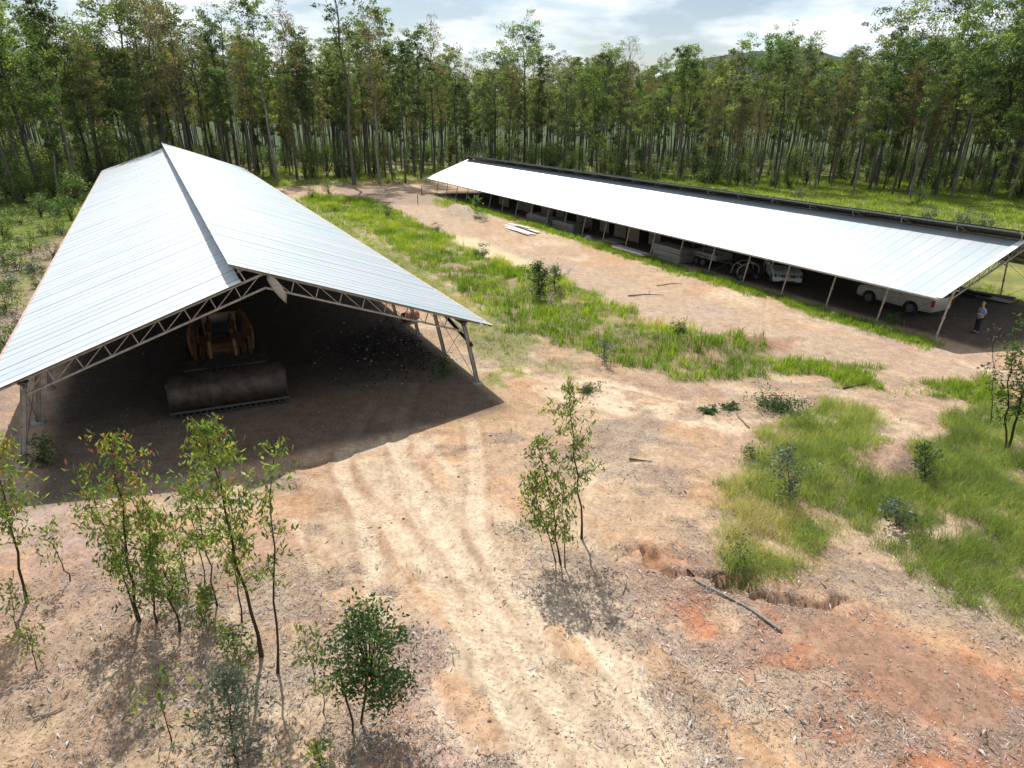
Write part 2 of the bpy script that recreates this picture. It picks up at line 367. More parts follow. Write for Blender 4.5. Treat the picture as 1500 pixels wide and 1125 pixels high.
LITTER_SPOTS = [(*G(px, py), r, k) for px, py, r, k in [
    (830, 845, 1.3, 1), (540, 1070, 1.0, 1), (300, 910, 1.6, .9), (200, 925, 1.1, .8), (140, 960, 1.1, .9), (380, 965, .9, .8), (50, 885, 1.3, .8), (100, 850, 1.2, .8),
    (1210, 1040, 1.3, 1), (1100, 1010, 1.1, .8), (1020, 1010, .9, .8), (1280, 1075, .8, .9), (960, 880, 1.0, .7), (1060, 860, 1.2, .9), (1150, 870, 1.0, .9), (1380, 880, 1.3, .8),
    (1200, 850, 1.0, .8), (60, 1000, 1.2, .7), (150, 1060, 1.2, .7), (420, 1000, 1.0, .8), (470, 930, .7, .8), (340, 1080, 1.0, .7), (1480, 930, 1.2, .8), (620, 1100, .6, .7), (1000, 800, .8, .6)]]
GULLIES = [(PX([(930, 812), (960, 822), (1000, 840), (1040, 842), (1080, 852), (1130, 868), (1220, 885)]), 0.22, 0.34),
           (PX([(20, 1130), (150, 1050), (230, 985), (300, 930)]), 0.5, 0.10), (PX([(-100, 1000), (100, 985), (220, 920), (300, 900)]), 0.5, 0.10),
           (PX([(130, 1120), (250, 1010), (400, 940)]), 0.4, 0.07),
           (PX([(880, 545), (960, 575), (1080, 620), (1180, 640)]), 0.5, 0.07),
           (PX([(1060, 478), (1090, 492), (1150, 505)]), 0.25, 0.12), (PX([(1135, 505), (1160, 498), (1175, 497)]), 0.25, 0.18),
           (PX([(1020, 690), (940, 680), (880, 660), (800, 655)]), 0.6, 0.05)]
TRACKS = [(PX([(610, 560), (585, 640), (600, 720), (640, 790), (668, 840)]), .30, 1.0), (PX([(540, 600), (500, 680), (525, 740), (543, 800), (548, 870)]), .30, 1.0),
          (PX([(690, 620), (700, 700), (700, 780), (760, 880), (800, 960)]), .30, .8), (PX([(600, 690), (720, 900), (800, 1010), (900, 1130)]), .35, .7),
          (PX([(640, 640), (560, 720), (590, 800), (700, 930), (750, 1040), (800, 1140)]), .35, .6),
          (PX([(420, 720), (400, 700), (500, 720), (560, 760), (640, 840)]), .30, .6),
          (PX([(880, 950), (960, 1030), (1040, 1130)]), .35, .6), (PX([(720, 480), (760, 540), (870, 580), (1000, 610), (1140, 632)]), .30, .7),
          (PX([(740, 470), (790, 530), (900, 565), (1010, 590), (1130, 615)]), .30, .7)]
TRACKS = [(curve(p, 4), w_, k_) for p, w_, k_ in TRACKS]
MOUNDS = [(*G(675, 316), 2.6, 1.7, .5, 1.25), (*G(695, 322), 1.8, 1.3, .4, .8), (*G(1105, 508), 1.7, 1.1, -.5, .45), (*G(1300, 672), 1.6, 1.3, 0, .55), (*G(1350, 690), 1.6, 1.2, 0, .35),
          (*G(1180, 690), 2.0, 1.4, 0, .3), (*G(1430, 760), 3.0, 2.0, 0, .35), (*G(970, 800), .9, .5, -.3, .16), (*G(210, 1000), 1.1, .7, .5, .22), (*G(60, 1010), 1.6, .8, .5, .25),
          (*G(150, 1080), 1.5, .7, .5, .2), (*G(330, 1010), .9, .5, .4, .12), (*G(430, 700), .9, .6, -.5, .12), (*G(60, 930), 1.4, .7, .4, .16), (*G(800, 420), 4.5, 1.6, -.6, .35), (*G(1000, 505), 4, 1.4, -.5, .3)]
def hgt(x, y):
    x = np.asarray(x, float); y = np.asarray(y, float); r = np.hypot(x, y)
    nb = sst(120, 40, r)
    z = (fbm(x * 0.11, y * 0.11, 1, 3) - 0.5) * 0.55 * nb + (fbm(x * 0.55, y * 0.55, 2, 4) - 0.5) * 0.16 * nb
    z = z + (fbm(x * 2.6, y * 2.6, 3, 3) - 0.5) * 0.055 * sst(45, 18, r)
    fl = np.maximum(under(SH1, x, y, 1.2), under(SH2, x, y, 1.2)); z = z * (1 - 0.9 * fl)
    for (mx, my, a, b, ang, h) in MOUNDS:
        ca, sa = math.cos(ang), math.sin(ang); dx, dy = x - mx, y - my; p = dx * ca + dy * sa; q = -dx * sa + dy * ca
        z = z + h * np.exp(-((p / a) ** 2 + (q / b) ** 2) * 1.4) * (0.72 + 0.56 * fbm(x * 1.7, y * 1.7, 5, 3))
    near = r < 60
    if near.any():
        xx, yy = x[near] if x.ndim else x, y[near] if y.ndim else y
        zz = 0
        for path, wd, dp in GULLIES:
            d, u, v = pline(path, xx + (fbm(xx * 2.2, yy * 2.2, 6, 3) - .5) * 1.1, yy + (fbm(xx * 2.2, yy * 2.2, 7, 3) - .5) * 1.1)
            zz = zz - dp * sst(wd, wd * 0.35, d) * (0.1 + 1.3 * fbm(xx * 1.3, yy * 1.3, 8, 3))
        for path, wd, k in TRACKS:
            d, u, v = pline(path, xx, yy)
            zz = zz - 0.040 * k * sst(wd + .05, wd - .08, d) + 0.026 * k * np.exp(-((d - wd - .1) / .09) ** 2)
        if x.ndim: z[near] += zz
        else: z = z + zz
    # beyond the wood the land rises a little
    return z + 10 * sst(220, 900, r) + 0.0 * x
def hz(x, y): return float(hgt(np.array([x]), np.array([y]))[0])

# ------------------------------------------------------------------ ground sheet
def lerp(a, b, t): return a + (b - a) * t[..., None]
def ground_colour(x, y):
    C = lambda r, g, b: np.array((r, g, b))
    n1 = fbm(x * 0.35, y * 0.35, 41, 4); n2 = fbm(x * 1.4, y * 1.4, 42, 4); n3 = fbm(x * 0.12, y * 0.12, 43, 3); n4 = fbm(x * 4.5, y * 4.5, 44, 3)
    u, w = to_uw(x, y)
    c = np.zeros(x.shape + (3,)) + C(0.42, 0.300, 0.195)
    c = lerp(c, C(0.50, 0.385, 0.265), sst(0.5, 0.68, n1))
    c = lerp(c, C(0.44, 0.265, 0.150), sst(0.54, 0.68, fbm(x * 0.45 + 7, y * 0.45, 45, 4)) * 0.75)
    c = lerp(c, C(0.37, 0.255, 0.195), sst(0.55, 0.7, fbm(x * 0.6 + 3, y * 0.6, 46, 4)) * 0.6)
    c = lerp(c, C(0.44, 0.25, 0.16), mask_g(P_red, x, y, .7, 1.2, 47, .8) * (0.35 + 0.65 * sst(.4, .6, n2)) * .9)
    c = lerp(c, C(0.42, 0.165, 0.08), mask_g(P_red, x, y, .7, 1.2, 48, .8) * sst(.52, .62, fbm(x * 1.1, y * 1.1, 49, 4)) * .8)
    c = lerp(c, C(0.27, 0.165, 0.115), mask_g(P_dark, x, y, .5, .8, 50) * .8)
    c = lerp(c, C(0.47, 0.30, 0.25), mask_g(P_pink, x, y, .6, .8, 51) * .75)
    # yard where the machine drove: pale, scraped
    dY = pline(YARD, x, y)[0]
    c = lerp(c, C(0.53, 0.425, 0.31), sst(2.6, 1.2, dY + (n1 - .5) * 2.5) * .7)
    bd = (x * .83 + y * .55); c = lerp(c, C(0.60, 0.48, 0.35), sst(.52, .66, fbm(bd * 1.5, (y * .83 - x * .55) * .22 + 9, 57, 4)) * sst(4.5, 2.0, dY) * .7); c = lerp(c, C(0.46, 0.27, 0.14), sst(.56, .68, fbm(bd * 1.1 + 40, (y * .83 - x * .55) * .25, 58, 4)) * sst(6, 2.5, dY) * .55)
    c = lerp(c, C(0.46, 0.27, 0.145), np.exp(-((u - 22.0) / 2.6) ** 2 - ((w - 8) / 7.0) ** 2) * .8 * sst(.3, .6, n2))
    c = lerp(c, C(0.34, 0.245, 0.175), sst(.45, .6, n2) * sst(9.3, 8.3, to_uw(x, y)[1] - 22) * sst(14, 22, u) * .35)
    c = lerp(c, C(0.40, 0.30, 0.215), mask_g(P_path, x, y, .6, .6, 52) * .8)
    c = lerp(c, C(0.62, 0.49, 0.30), mask_g(P_sandstrip, x, y, .5, .6, 53) * .85)
    c = lerp(c, C(0.62, 0.48, 0.34), mask_g(P_cream, x, y, .5, .5, 54) * sst(.40, .55, fbm(x * .6 + y * .9, y * 3.0 - x * 1.5, 55, 3)) * .9)
    c = lerp(c, C(0.22, 0.165, 0.135), mask_g(P_track, x, y, 1.0, 1.0, 26, .5) * .6)
    # crumbly grey-brown ground at the left of the near shed
    c = lerp(c, C(0.27, 0.20, 0.165), sst(-5.5, -7.5, w) * sst(18, 26, u) * .8)
    c = lerp(c, C(0.31, 0.18, 0.105), mask_g(PX([(405, 690), (500, 672), (530, 700), (545, 765), (470, 748), (420, 735)]), x, y, .3, .5, 59) * (.4 + .6 * sst(.4, .6, n2)) * .8)
    # pale wheel-polished streaks
    for (a, b, k) in [((500, 700), (545, 800), .8), ((700, 860), (760, 960), .5), ((560, 640), (600, 700), .6), ((660, 900), (740, 1060), .5), ((930, 1000), (980, 1090), .5), ((430, 760), (470, 860), .4), ((850, 930), (905, 990), .7), ((690, 690), (720, 850), .35), ((880, 960), (1010, 1120), .35), ((600, 700), (640, 760), .7), ((800, 575), (1120, 632), .5), ((820, 590), (1060, 628), .5), ((860, 560), (1010, 590), .5), ((640, 760), (668, 838), .9), ((545, 770), (548, 850), .7), ((858, 945), (900, 985), .6), ((575, 790), (590, 830), .4), ((790, 885), (805, 892), .5)]:
        p = PX([a, b]); d, uu, vv = pline(p, x, y); c = lerp(c, C(0.66, 0.54, 0.40), sst(.16, .04, d + (n4 - .5) * .12) * k)
    for path, wd, k in TRACKS:
        d, uu, vv = pline(path, x, y); c = lerp(c, C(0.33, 0.22, 0.14), np.exp(-((d - wd - .12) / .10) ** 2) * k * .5); c = lerp(c, C(0.60, 0.48, 0.35), sst(wd + .02, wd - .12, d) * (.3 + .7 * n2) * k * .9)  # rut edges darkened as painted shading; the bed is paler compacted earth
    for path, wd, dp in GULLIES:
        d, uu, vv = pline(path, x + (fbm(x * 2.2, y * 2.2, 6, 3) - .5) * 1.1, y + (fbm(x * 2.2, y * 2.2, 7, 3) - .5) * 1.1)
        c = lerp(c, C(0.30, 0.155, 0.085), sst(wd * 1.3, wd * .4, d) * min(1, dp * 4) * .7)
    # mounds of dug soil
    for i, (mx, my, a, b, ang, h) in enumerate(MOUNDS[:5]):
        e = np.exp(-(((x - mx) / (a * 1.1)) ** 2 + ((y - my) / (b * 1.1)) ** 2))
        c = lerp(c, [C(.36, .28, .22), C(.34, .27, .215), C(.34, .19, .13), C(.36, .24, .17), C(.36, .24, .17)][i], sst(.2, .5, e) * .85)
    for (px, py, r_) in [(1030, 455, 1.1), (1345, 505, 2.2), (1290, 490, 1.2), (820, 395, 1.3), (95, 800, 1.2), (70, 760, 1.5)]:
        mx, my = G(px, py); e = np.exp(-(((x - mx) / r_) ** 2 + ((y - my) / r_) ** 2)); c = lerp(c, C(.33, .25, .24), e * .7 * n2 * 1.5)
    # floors under the roofs: shade painted into the earth, also before the near gable
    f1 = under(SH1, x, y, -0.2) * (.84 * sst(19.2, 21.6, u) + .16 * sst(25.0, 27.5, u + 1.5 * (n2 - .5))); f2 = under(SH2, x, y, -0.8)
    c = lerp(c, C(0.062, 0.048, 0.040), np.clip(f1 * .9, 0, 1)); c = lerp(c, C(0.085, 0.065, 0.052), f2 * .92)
    g = grass_tall(x, y); gs = grass_short(x, y)
    green = lerp(np.zeros(x.shape + (3,)) + C(0.10, 0.145, 0.025), C(0.19, 0.225, 0.035), sst(.35, .65, n1))
    green = lerp(green, C(0.24, 0.22, 0.085), sst(.58, .75, n2) * .7)
    c = c * (1 - np.clip(gs * .85, 0, 1)[..., None]) + green * np.clip(gs * .85, 0, 1)[..., None]
    g = g * (.6 + .4 * sst(.27, .45, fbm(x * .9, y * .9, 62, 3)))
    c = c * (1 - (g * .75)[..., None]) + C(0.12, 0.125, 0.045) * (g * .75)[..., None]
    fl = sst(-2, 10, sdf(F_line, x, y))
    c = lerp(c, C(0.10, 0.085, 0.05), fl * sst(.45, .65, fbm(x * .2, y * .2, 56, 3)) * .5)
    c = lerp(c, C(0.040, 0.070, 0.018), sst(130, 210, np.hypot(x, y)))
    c = lerp(c, C(0.20, 0.155, 0.13), np.clip(litter_density(x, y) - .12, 0, 1) * .55 * sst(40, 25, np.hypot(x, y)))
    lum = (c @ np.array([.3, .6, .1]))[..., None]; c = lum + (c - lum) * (1.0 + 0 * .2 * np.clip(g + gs, 0, 1))[..., None]
    return c * 0.90 * (0.82 + 0.36 * n4[..., None])
def build_ground():
    rs = [3.0]
    while rs[-1] < 55: rs.append(rs[-1] * 1.0072)
    while rs[-1] < 7000: rs.append(rs[-1] * 1.025)
    rs = np.array(rs)
    an = np.concatenate([np.arange(-180, -54, 3.0), np.arange(-54, 54, 0.30), np.arange(54, 180, 3.0)]) * PI / 180
    Rg, A = np.meshgrid(rs, an, indexing='ij'); x = (Rg * np.sin(A)).ravel(); y = (Rg * np.cos(A)).ravel()
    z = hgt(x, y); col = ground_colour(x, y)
    nr, na = len(rs), len(an); idx = np.arange(nr * na).reshape(nr, na); nx = np.roll(idx, -1, 1)
    q = np.stack([idx[:-1], nx[:-1], nx[1:], idx[1:]], -1).reshape(-1, 4)[:, ::-1]
    x = np.append(x, 0); y = np.append(y, 0); z = np.append(z, hz(0, 0)); c0 = len(x) - 1
    tr = np.stack([np.full(na, c0), nx[0], idx[0]], -1)
    col = np.vstack([col, col[:1]]); col = np.hstack([col, np.ones((len(col), 1))])
    tk = np.zeros((len(x), 3)); best = np.full(len(x), 9.0); sec = np.full(len(x), 9.0)
    for path, wd, k in TRACKS:
        d, u, v = pline(path, x, y); sec = np.minimum(sec, np.maximum(d, best)); kk = d < best; best = np.where(kk, d, best)
        tk[kk] = np.stack([u, v, sst(wd + .04, wd - .06, d) * k], -1)[kk]
    tk[:, 2] *= sst(0.02, .22, sec - best)
    u, w = to_uw(x, y)
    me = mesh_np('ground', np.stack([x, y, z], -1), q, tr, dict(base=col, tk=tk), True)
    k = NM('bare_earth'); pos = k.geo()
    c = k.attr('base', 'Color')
    f1 = k.noise(9, 6, 0.7, pos); f2 = k.noise(38, 4, 0.7, pos); f3 = k.noise(2.2, 5, 0.6, pos)
    c = k.mix(1.0, c, k.ramp(f1, [(0.25, 0.55), (0.5, 1.0), (0.75, 1.32)]), 'MULTIPLY')
    c = k.mix(1.0, c, k.ramp(f3, [(0.3, (0.84, 0.80, 0.78)), (0.6, (1.1, 1.1, 1.1))]), 'MULTIPLY')
    vo = k.n('ShaderNodeTexVoronoi'); k.set(vo, 'Scale', 26); k.set(vo, 'Vector', pos)
    st = k.ramp(vo.outputs['Distance'], [(0.12, 1), (0.24, 0)])
    stc = k.ramp(k.n('ShaderNodeSeparateColor').outputs[0], [(0, 0)]) if False else None
    sc_ = k.n('ShaderNodeSeparateColor'); k.set(sc_, 0, vo.outputs['Color'])
    c = k.mix(k.math('MULTIPLY', st, k.ramp(sc_.outputs[0], [(0.55, 0), (0.75, .8)])), c, k.mix(sc_.outputs[1], (0.20, 0.14, 0.11), (0.62, 0.52, 0.44)))
    c = k.mix(k.ramp(f2, [(0.60, 0), (0.72, 0.55)]), c, (0.24, 0.17, 0.13))
    tkv = k.attr('tk', 'Vector'); sx = k.n('ShaderNodeSeparateXYZ'); k.set(sx, 0, tkv)
    ch = k.math('SINE', k.math('MULTIPLY', k.math('ADD', sx.outputs[0], k.math('ABSOLUTE', sx.outputs[1])), 2 * PI / 0.17))
    chm = k.math('MULTIPLY', k.math('MULTIPLY', ch, sx.outputs[2]), k.ramp(f3, [(0.42, 0.0), (0.58, 1.0)]))
    nrm = k.bump(chm, 0.7, 0.012)
    nrm = k.bump(k.math('ADD', k.math('MULTIPLY', f1, 0.7), k.math('MULTIPLY', f2, 0.35)), 0.9, 0.04, nrm)
    nrm = k.bump(st, 0.5, 0.012, nrm)
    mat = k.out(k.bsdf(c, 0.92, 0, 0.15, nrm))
    tag(link('ground', me, mat), 'bare sandy red and tan earth with wheel tracks and green verges', kind='structure')
build_ground()

# ------------------------------------------------------------------ far hills
def hills():
    for name, (d0, ang0, ang1, hh, seed, lab) in {'hill': (2900, 8, 30, 285, 3, 'long low blue wooded ridge on the horizon'), 'distant_hill': (2100, 18, 44, 150, 9, 'nearer rounded wooded hill behind the trees')}.items():
        n, k = 90, 10; V = []
        for j in range(k):
            for i in range(n):
                a = math.radians(ang0 + (ang1 - ang0) * i / (n - 1)); t = j / (k - 1)
                prof = math.sin(PI * i / (n - 1)) ** 0.6 * (0.70 + 0.4 * float(fbm(np.array([i * 0.07]), np.array([seed * 1.0]), seed, 2)[0]))
                z = hh * prof * math.sin(min(1, t * 1.0) * PI) + 7 * float(fbm(np.array([i * .5]), np.array([j * .8]), seed + 4, 3)[0]) * math.sin(t * PI)
                r = d0 + 700 * t; V.append((r * math.sin(a), r * math.cos(a), z))
        q = [(j * n + i, j * n + i + 1, (j + 1) * n + i + 1, (j + 1) * n + i) for j in range(k - 1) for i in range(n - 1)]
        K = NM(name + '_woods'); p = K.geo(); nn = K.noise(0.02, 6, 0.7, p)
        mat = K.out(K.bsdf(K.mix(K.ramp(nn, [(0.35, 0), (0.65, 1)]), (0.020, 0.035, 0.016), (0.055, 0.080, 0.030)), 0.9, 0, 0.1, K.bump(nn, 1.0, 20)))
        tag(link(name, mesh_np(name, V, q, smooth=True), mat), lab, kind='structure')
hills()
def haze():
    b = MB(); b.box((0, 1900, 199), (6400, 4300, 404)); k = NM('thin_air'); v = k.n('ShaderNodeVolumePrincipled'); k.set(v, 'Color', (0.80, 0.90, 1.0)); k.set(v, 'Density', 0.000025); k.set(v, 'Anisotropy', 0.2)
    o_ = k.n('ShaderNodeOutputMaterial'); k.t.links.new(v.outputs[0], o_.inputs[1]); tag(b.build('haze', k.m), 'thin bluish air that fades the far ridge', kind='stuff')
haze()

# ------------------------------------------------------------------ sheds
def roof_mat(name, base, dirt, rough, metal, streak):
    k = NM(name); v = k.coord('Object', (1.2, 1.2, 1.2)); r = k.rnd()
    wp = k.geo()
    sv = k.n('ShaderNodeMapping'); k.set(sv, 'Vector', k.coord('Object')); sv.inputs['Scale'].default_value = (0.35, 9.0, 1)
    off = k.n('ShaderNodeVectorMath', operation='ADD'); k.set(off, 0, sv.outputs[0])
    cx = k.n('ShaderNodeCombineXYZ'); k.set(cx, 0, k.math('MULTIPLY', r, 91.0)); k.set(cx, 1, k.math('MULTIPLY', r, 37.0)); k.set(off, 1, cx.outputs[0])
    s1 = k.noise(1.6, 5, 0.65, off.outputs[0]); s2 = k.noise(0.35, 5, 0.6, wp)
    spots = k.noise(5.5, 4, 0.7, off.outputs[0])
    c = k.mix(k.math('MULTIPLY', k.ramp(s1, [(0.42, 0), (0.68, 1)]), streak), base, dirt)
    c = k.mix(k.math('MULTIPLY', k.ramp(s2, [(0.42, 0), (0.66, 1)]), streak * 0.9), c, dirt)
    c = k.mix(k.math('MULTIPLY', k.ramp(spots, [(0.70, 0), (0.76, 1)]), 0.6), c, tuple(d * 0.5 for d in dirt))
    c = k.mix(1.0, c, k.ramp(r, [(0, 0.96), (1, 1.03)]), 'MULTIPLY')
    rr = k.math('ADD', k.math('MULTIPLY', s1, 0.18), rough - 0.09)
    c = k.mix(k.n('ShaderNodeNewGeometry').outputs['Backfacing'], c, (0.10, 0.09, 0.08))  # underside colour painted dark to deepen the shade below the roof
    return k.out(k.bsdf(c, rr, metal, 0.5, k.bump(s1, 0.08, 0.006)))
M['roof_old'] = roof_mat('weathered_zinc_sheet', (0.56, 0.61, 0.645), (0.41, 0.46, 0.49), 0.50, 0.35, 0.45)
M['roof_clean'] = roof_mat('bright_zinc_sheet', (0.43, 0.45, 0.475), (0.32, 0.415, 0.44), 0.48, 0.30, 0.75)
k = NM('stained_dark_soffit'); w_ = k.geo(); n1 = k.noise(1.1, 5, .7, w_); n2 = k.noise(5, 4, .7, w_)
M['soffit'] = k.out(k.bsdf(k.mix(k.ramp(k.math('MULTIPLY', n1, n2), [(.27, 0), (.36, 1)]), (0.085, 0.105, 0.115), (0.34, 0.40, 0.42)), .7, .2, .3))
M['flash'] = simple('bright_flashing', (0.78, 0.80, 0.82), 0.45, 0.1, var=.08)
M['steel'] = simple('galvanised_truss_steel', (0.40, 0.39, 0.36), 0.5, 0.5, var=0.35, col2=(0.26, 0.24, 0.21))
M['steel_dark'] = simple('dull_dark_steel', (0.10, 0.095, 0.09), 0.6, 0.3)
M['post'] = simple('dusty_grey_post', (0.42, 0.40, 0.36), 0.6, 0.2, var=0.3, scale=3, col2=(0.27, 0.24, 0.20))
M['post_cream'] = simple('cream_painted_steel', (0.52, 0.46, 0.36), 0.55, 0.1, var=0.3, scale=3, col2=(0.36, 0.27, 0.19))
M['bracket'] = simple('pale_teal_bracket', (0.55, 0.78, 0.78), 0.6, 0.1)
M['rust'] = simple('rusty_gutter', (0.50, 0.42, 0.38), 0.7, 0.2, var=.4, scale=14, col2=(0.20, 0.10, 0.06))
M['concrete'] = simple('grey_concrete', (0.36, 0.34, 0.31), 0.9, var=0.25)
M['timber'] = simple('weathered_grey_timber', (0.30, 0.26, 0.21), 0.85, var=0.4, scale=5)
M['char'] = simple('blackened_timber', (0.035, 0.03, 0.028), 0.8, var=0.5, scale=7)
M['flap'] = simple('faded_plastic_sheet', (0.42, 0.39, 0.35), 0.5, var=0.2)

def sheet_mesh(slope_len, ang, side):
    """one corrugated sheet, ridge end at local origin, running down the slope; side +1 falls to +x"""
    wdt, nc = 0.80, 10; xs = np.linspace(0, wdt, nc * 3 + 1); z = 0.010 * np.cos(xs / (wdt / nc) * 2 * PI)
    V = []
    for t, sag in ((0, 0), (1, 0)):
        for a, b in zip(xs, z):
            V.append((side * math.cos(ang) * slope_len * t, a - wdt / 2, -math.sin(ang) * slope_len * t + b))
    n = len(xs); q = [(i, i + 1, n + i + 1, n + i)[::(1 if side < 0 else -1)] for i in range(n - 1)]
    return mesh_np('roof_sheet', V, q, smooth=True)
def truss_geo(half, ang, depth, apex, over, foot):
    """local gable-plane members (x across, z up); list of (kind, p, q, size)"""
    ta = math.tan(ang); out = []
    for s in (-1, 1):
        e = (s * half, 0, apex - half * ta); a = (0, 0, apex)
        out.append(('chord', e, a, .075)); b0 = (s * (half - foot), 0, apex - depth - (half - foot) * ta); b1 = (0, 0, apex - depth)
        out.append(('chord', b0, b1, .07))
        n = max(6, int(round((half - foot) / 0.82)))
        for i in range(n):
            x0 = s * (half - foot) * (1 - i / n); x1 = s * (half - foot) * (1 - (i + 1) / n)
            B = (x0, 0, apex - depth - abs(x0) * ta); T = (x0 * 1.0 + s * 0.16, 0, apex - abs(x0 + s * .16) * ta); T1 = (x1 + s * .16, 0, apex - abs(x1 + s * .16) * ta)
            if i: out.append(('web_member', B, T, .035))
            out.append(('web_member', B, T1, .028))
    out.append(('chord', (0, 0, apex), (-over, 0, apex + over * ta), .07))
    out.append(('web_member', (-over * .75, 0, apex + over * .75 * ta - .02), (-over * .55, 0, apex - over * .55 * ta), .05))
    return out
def shed(name, label, u0, L, wm, half, ang, apex, over, gap, tilt, bay, nb, pfirst, pw, psplay, mats, ptype, eave_z):
    bx, by = UW(u0, wm)
    T = thing(name, label, 'shed', (bx, by, 0), TH)
    ta = math.tan(ang); ca = math.cos(ang)
    nS = int(round(L / 0.72)); rng = random.Random(5)
    lenL = (half - gap) / ca; lenR = (half + over) / ca
    mL = sheet_mesh(lenL, ang, -1); mR = sheet_mesh(lenR, ang, 1)
    mL.materials.append(mats[0]); mR.materials.append(mats[1])
    for i in range(nS):
        y = 0.38 + i * L / nS; dz = tilt * y
        for me, x, z in ((mL, -gap, apex - gap * ta + .09), (mR, -over, apex + over * ta + .09)):
            o = link('roof_sheet', me, None, T, (x + rng.uniform(-.006, .006), y, z + dz + 0.0006 * (i % 2)), (0, 0, 0))
    # purlins below the sheets
    npl = int(half / 1.25)
    pm = MB(); pm.bar((0, 0, 0), (0, L - .5, tilt * (L - .5)), .06, .09); pme = pm.mesh('purlin'); pme.materials.append(M['steel'])
    for s in (-1, 1):
        x0 = gap + .12 if s < 0 else -over + .12
        for i in range(npl + 1):
            xx = x0 + (half - .1 - x0) * i / npl
            link('purlin', pme, None, T, (s * xx, .25, apex - (xx if s > 0 else xx) * ta + .02))
    # edge flashing, gutter
    for s in (-1, 1):
        z = apex - half * ta + .05
        g = MB(); g.box((s * (half + .04), L / 2, 0), (.10, L, .09)); 
        for v in range(len(g.v)): g.v[v] = (g.v[v][0], g.v[v][1], g.v[v][2] + z + tilt * g.v[v][1])
        g.build('gutter', M['rust'] if ptype == 'H' else M['post'], T)
    f = MB(); f.bar((-gap, .10, apex - gap * ta + .150), (-half, .10, apex - half * ta + .150), .34, .012, (0, 0, 1)); f.build('edge_flashing', M['flash'], T, label='bright flashing strip along the gable edge')
    # trusses and posts
    geo = truss_geo(half - .35, ang, .50, apex - .02, over, .75)
    jm = MB(); [jm.bar(p, q, r, r, (0, 1, 0)) for _, p, q, r in geo]; jme = jm.mesh('web_frame'); jme.materials.append(M['steel'])
    ptm = {}
    for s in (-1, 1):
        P = MB(); top = (s * (pw - psplay), 0, apex - (pw - psplay) * ta - .10); foot = (s * pw, 0, -.05)
        if ptype == 'H':
            P.bar(foot, top, .13, .045, (0, 1, 0)); P.bar((foot[0] + s * .055, 0, foot[2]), (top[0] + s * .055, 0, top[2]), .018, .15, (0, 1, 0)); P.bar((foot[0] - s * .055, 0, foot[2]), (top[0] - s * .055, 0, top[2]), .018, .15, (0, 1, 0))
            P = MB(); P.bar(foot, top, .035, .11, (0, 1, 0))
            for q in (-1, 1): P.bar((foot[0] + q * .06, 0, foot[2]), (top[0] + q * .06, 0, top[2]), .14, .016, (1, 0, 0)) if False else P.box((0, 0, 0), (0.0001, .0001, .0001))
            P = MB()
            d = Vector(top) - Vector(foot); Ln = d.length; R = Matrix.Rotation(math.atan2(d.x, d.z), 3, 'Y'); c = (Vector(top) + Vector(foot)) / 2
            P.box(c, (.12, .03, Ln), R)
            for q in (-1, 1): P.box(c + R @ Vector((q * .067, 0, 0)), (.014, .14, Ln), R)
        else:
            P.tube([foot, top], .05, 8)
        ptm[s] = (P.mesh('post', ptype != 'H'), foot, top); ptm[s][0].materials.append(M['post'] if ptype == 'H' else M['post_cream'])
    pad = MB(); pad.lathe([(.0, .0), (.24, 0), (.22, .10), (.0, .12)], 10); padm = pad.mesh('footing'); padm.materials.append(M['concrete'])
    br = MB(); br.box((0, 0, 0), (.26, .30, .05)); br.box((0, 0, -.1), (.16, .08, .18)); brm = br.mesh('bracket_plate'); brm.materials.append(M['steel_dark'] if ptype == 'H' else M['post_cream'])
    col = MB(); col.lathe([(.052, -.07), (.075, -.06), (.075, .06), (.052, .07)], 8); colm = col.mesh('collar'); colm.materials.append(M['flap'])
    ovb = MB(); ovb.box((0, 0, 0), (.06, .11, .30)); ovb.box((0, 0, -.02), (.03, .05, .36))
    for i in range(nb):
        y = pfirst + i * bay
        if y > L - .2: break
        dz = tilt * y
        t = bpy.data.objects.new('truss', None); COL.objects.link(t); t.parent = T; t.location = (0, y, dz)
        if i < 2:
            cache = {}
            for kind, p, q, r in geo:
                b = MB(); b.bar(p, q, r, r, (0, 1, 0)); b.build(kind, M['steel'], t)
        else: link('web_frame', jme, None, t)
        for s in (-1, 1):
            me, foot, top = ptm[s]
            gx, gy = UW(u0 + y, wm + foot[0]); gz = hz(gx, gy)
            o = link('post', me, None, T, (0, y, gz + .05)); o.scale = (1, 1, (top[2] + dz - gz) / (top[2] + .05) if True else 1)
            link('footing', padm, None, T, (foot[0], y, gz - .03)); link('bracket_plate', brm, None, T, (top[0], y, top[2] + dz - .0))
            if ptype != 'H':
                f_ = .45; link('collar', colm, None, T, (foot[0] + (top[0] - foot[0]) * f_, y, (gz + (top[2] - gz) * f_)))
        if over > .9 and ptype != 'H':
            # rafter end brackets below the oversailing edge
            b = MB(); b.bar((-over * .98, 0, apex + over * .98 * ta + .03), (-.25, 0, apex + .25 * ta + .03), .10, .06); b.build('rafter_end', M['bracket'], T, loc=(0, y, dz))
    # eave beams
    for s in (-1, 1):
        x = s * (pw - psplay + .05); z = apex - (pw - psplay) * ta - .22
        b = MB(); b.bar((x, .2, z + tilt * .2), (x, L - .6, z + tilt * (L - .6)), .07, .13); b.build('eave_beam', M['post_cream'] if ptype != 'H' else M['steel'], T)
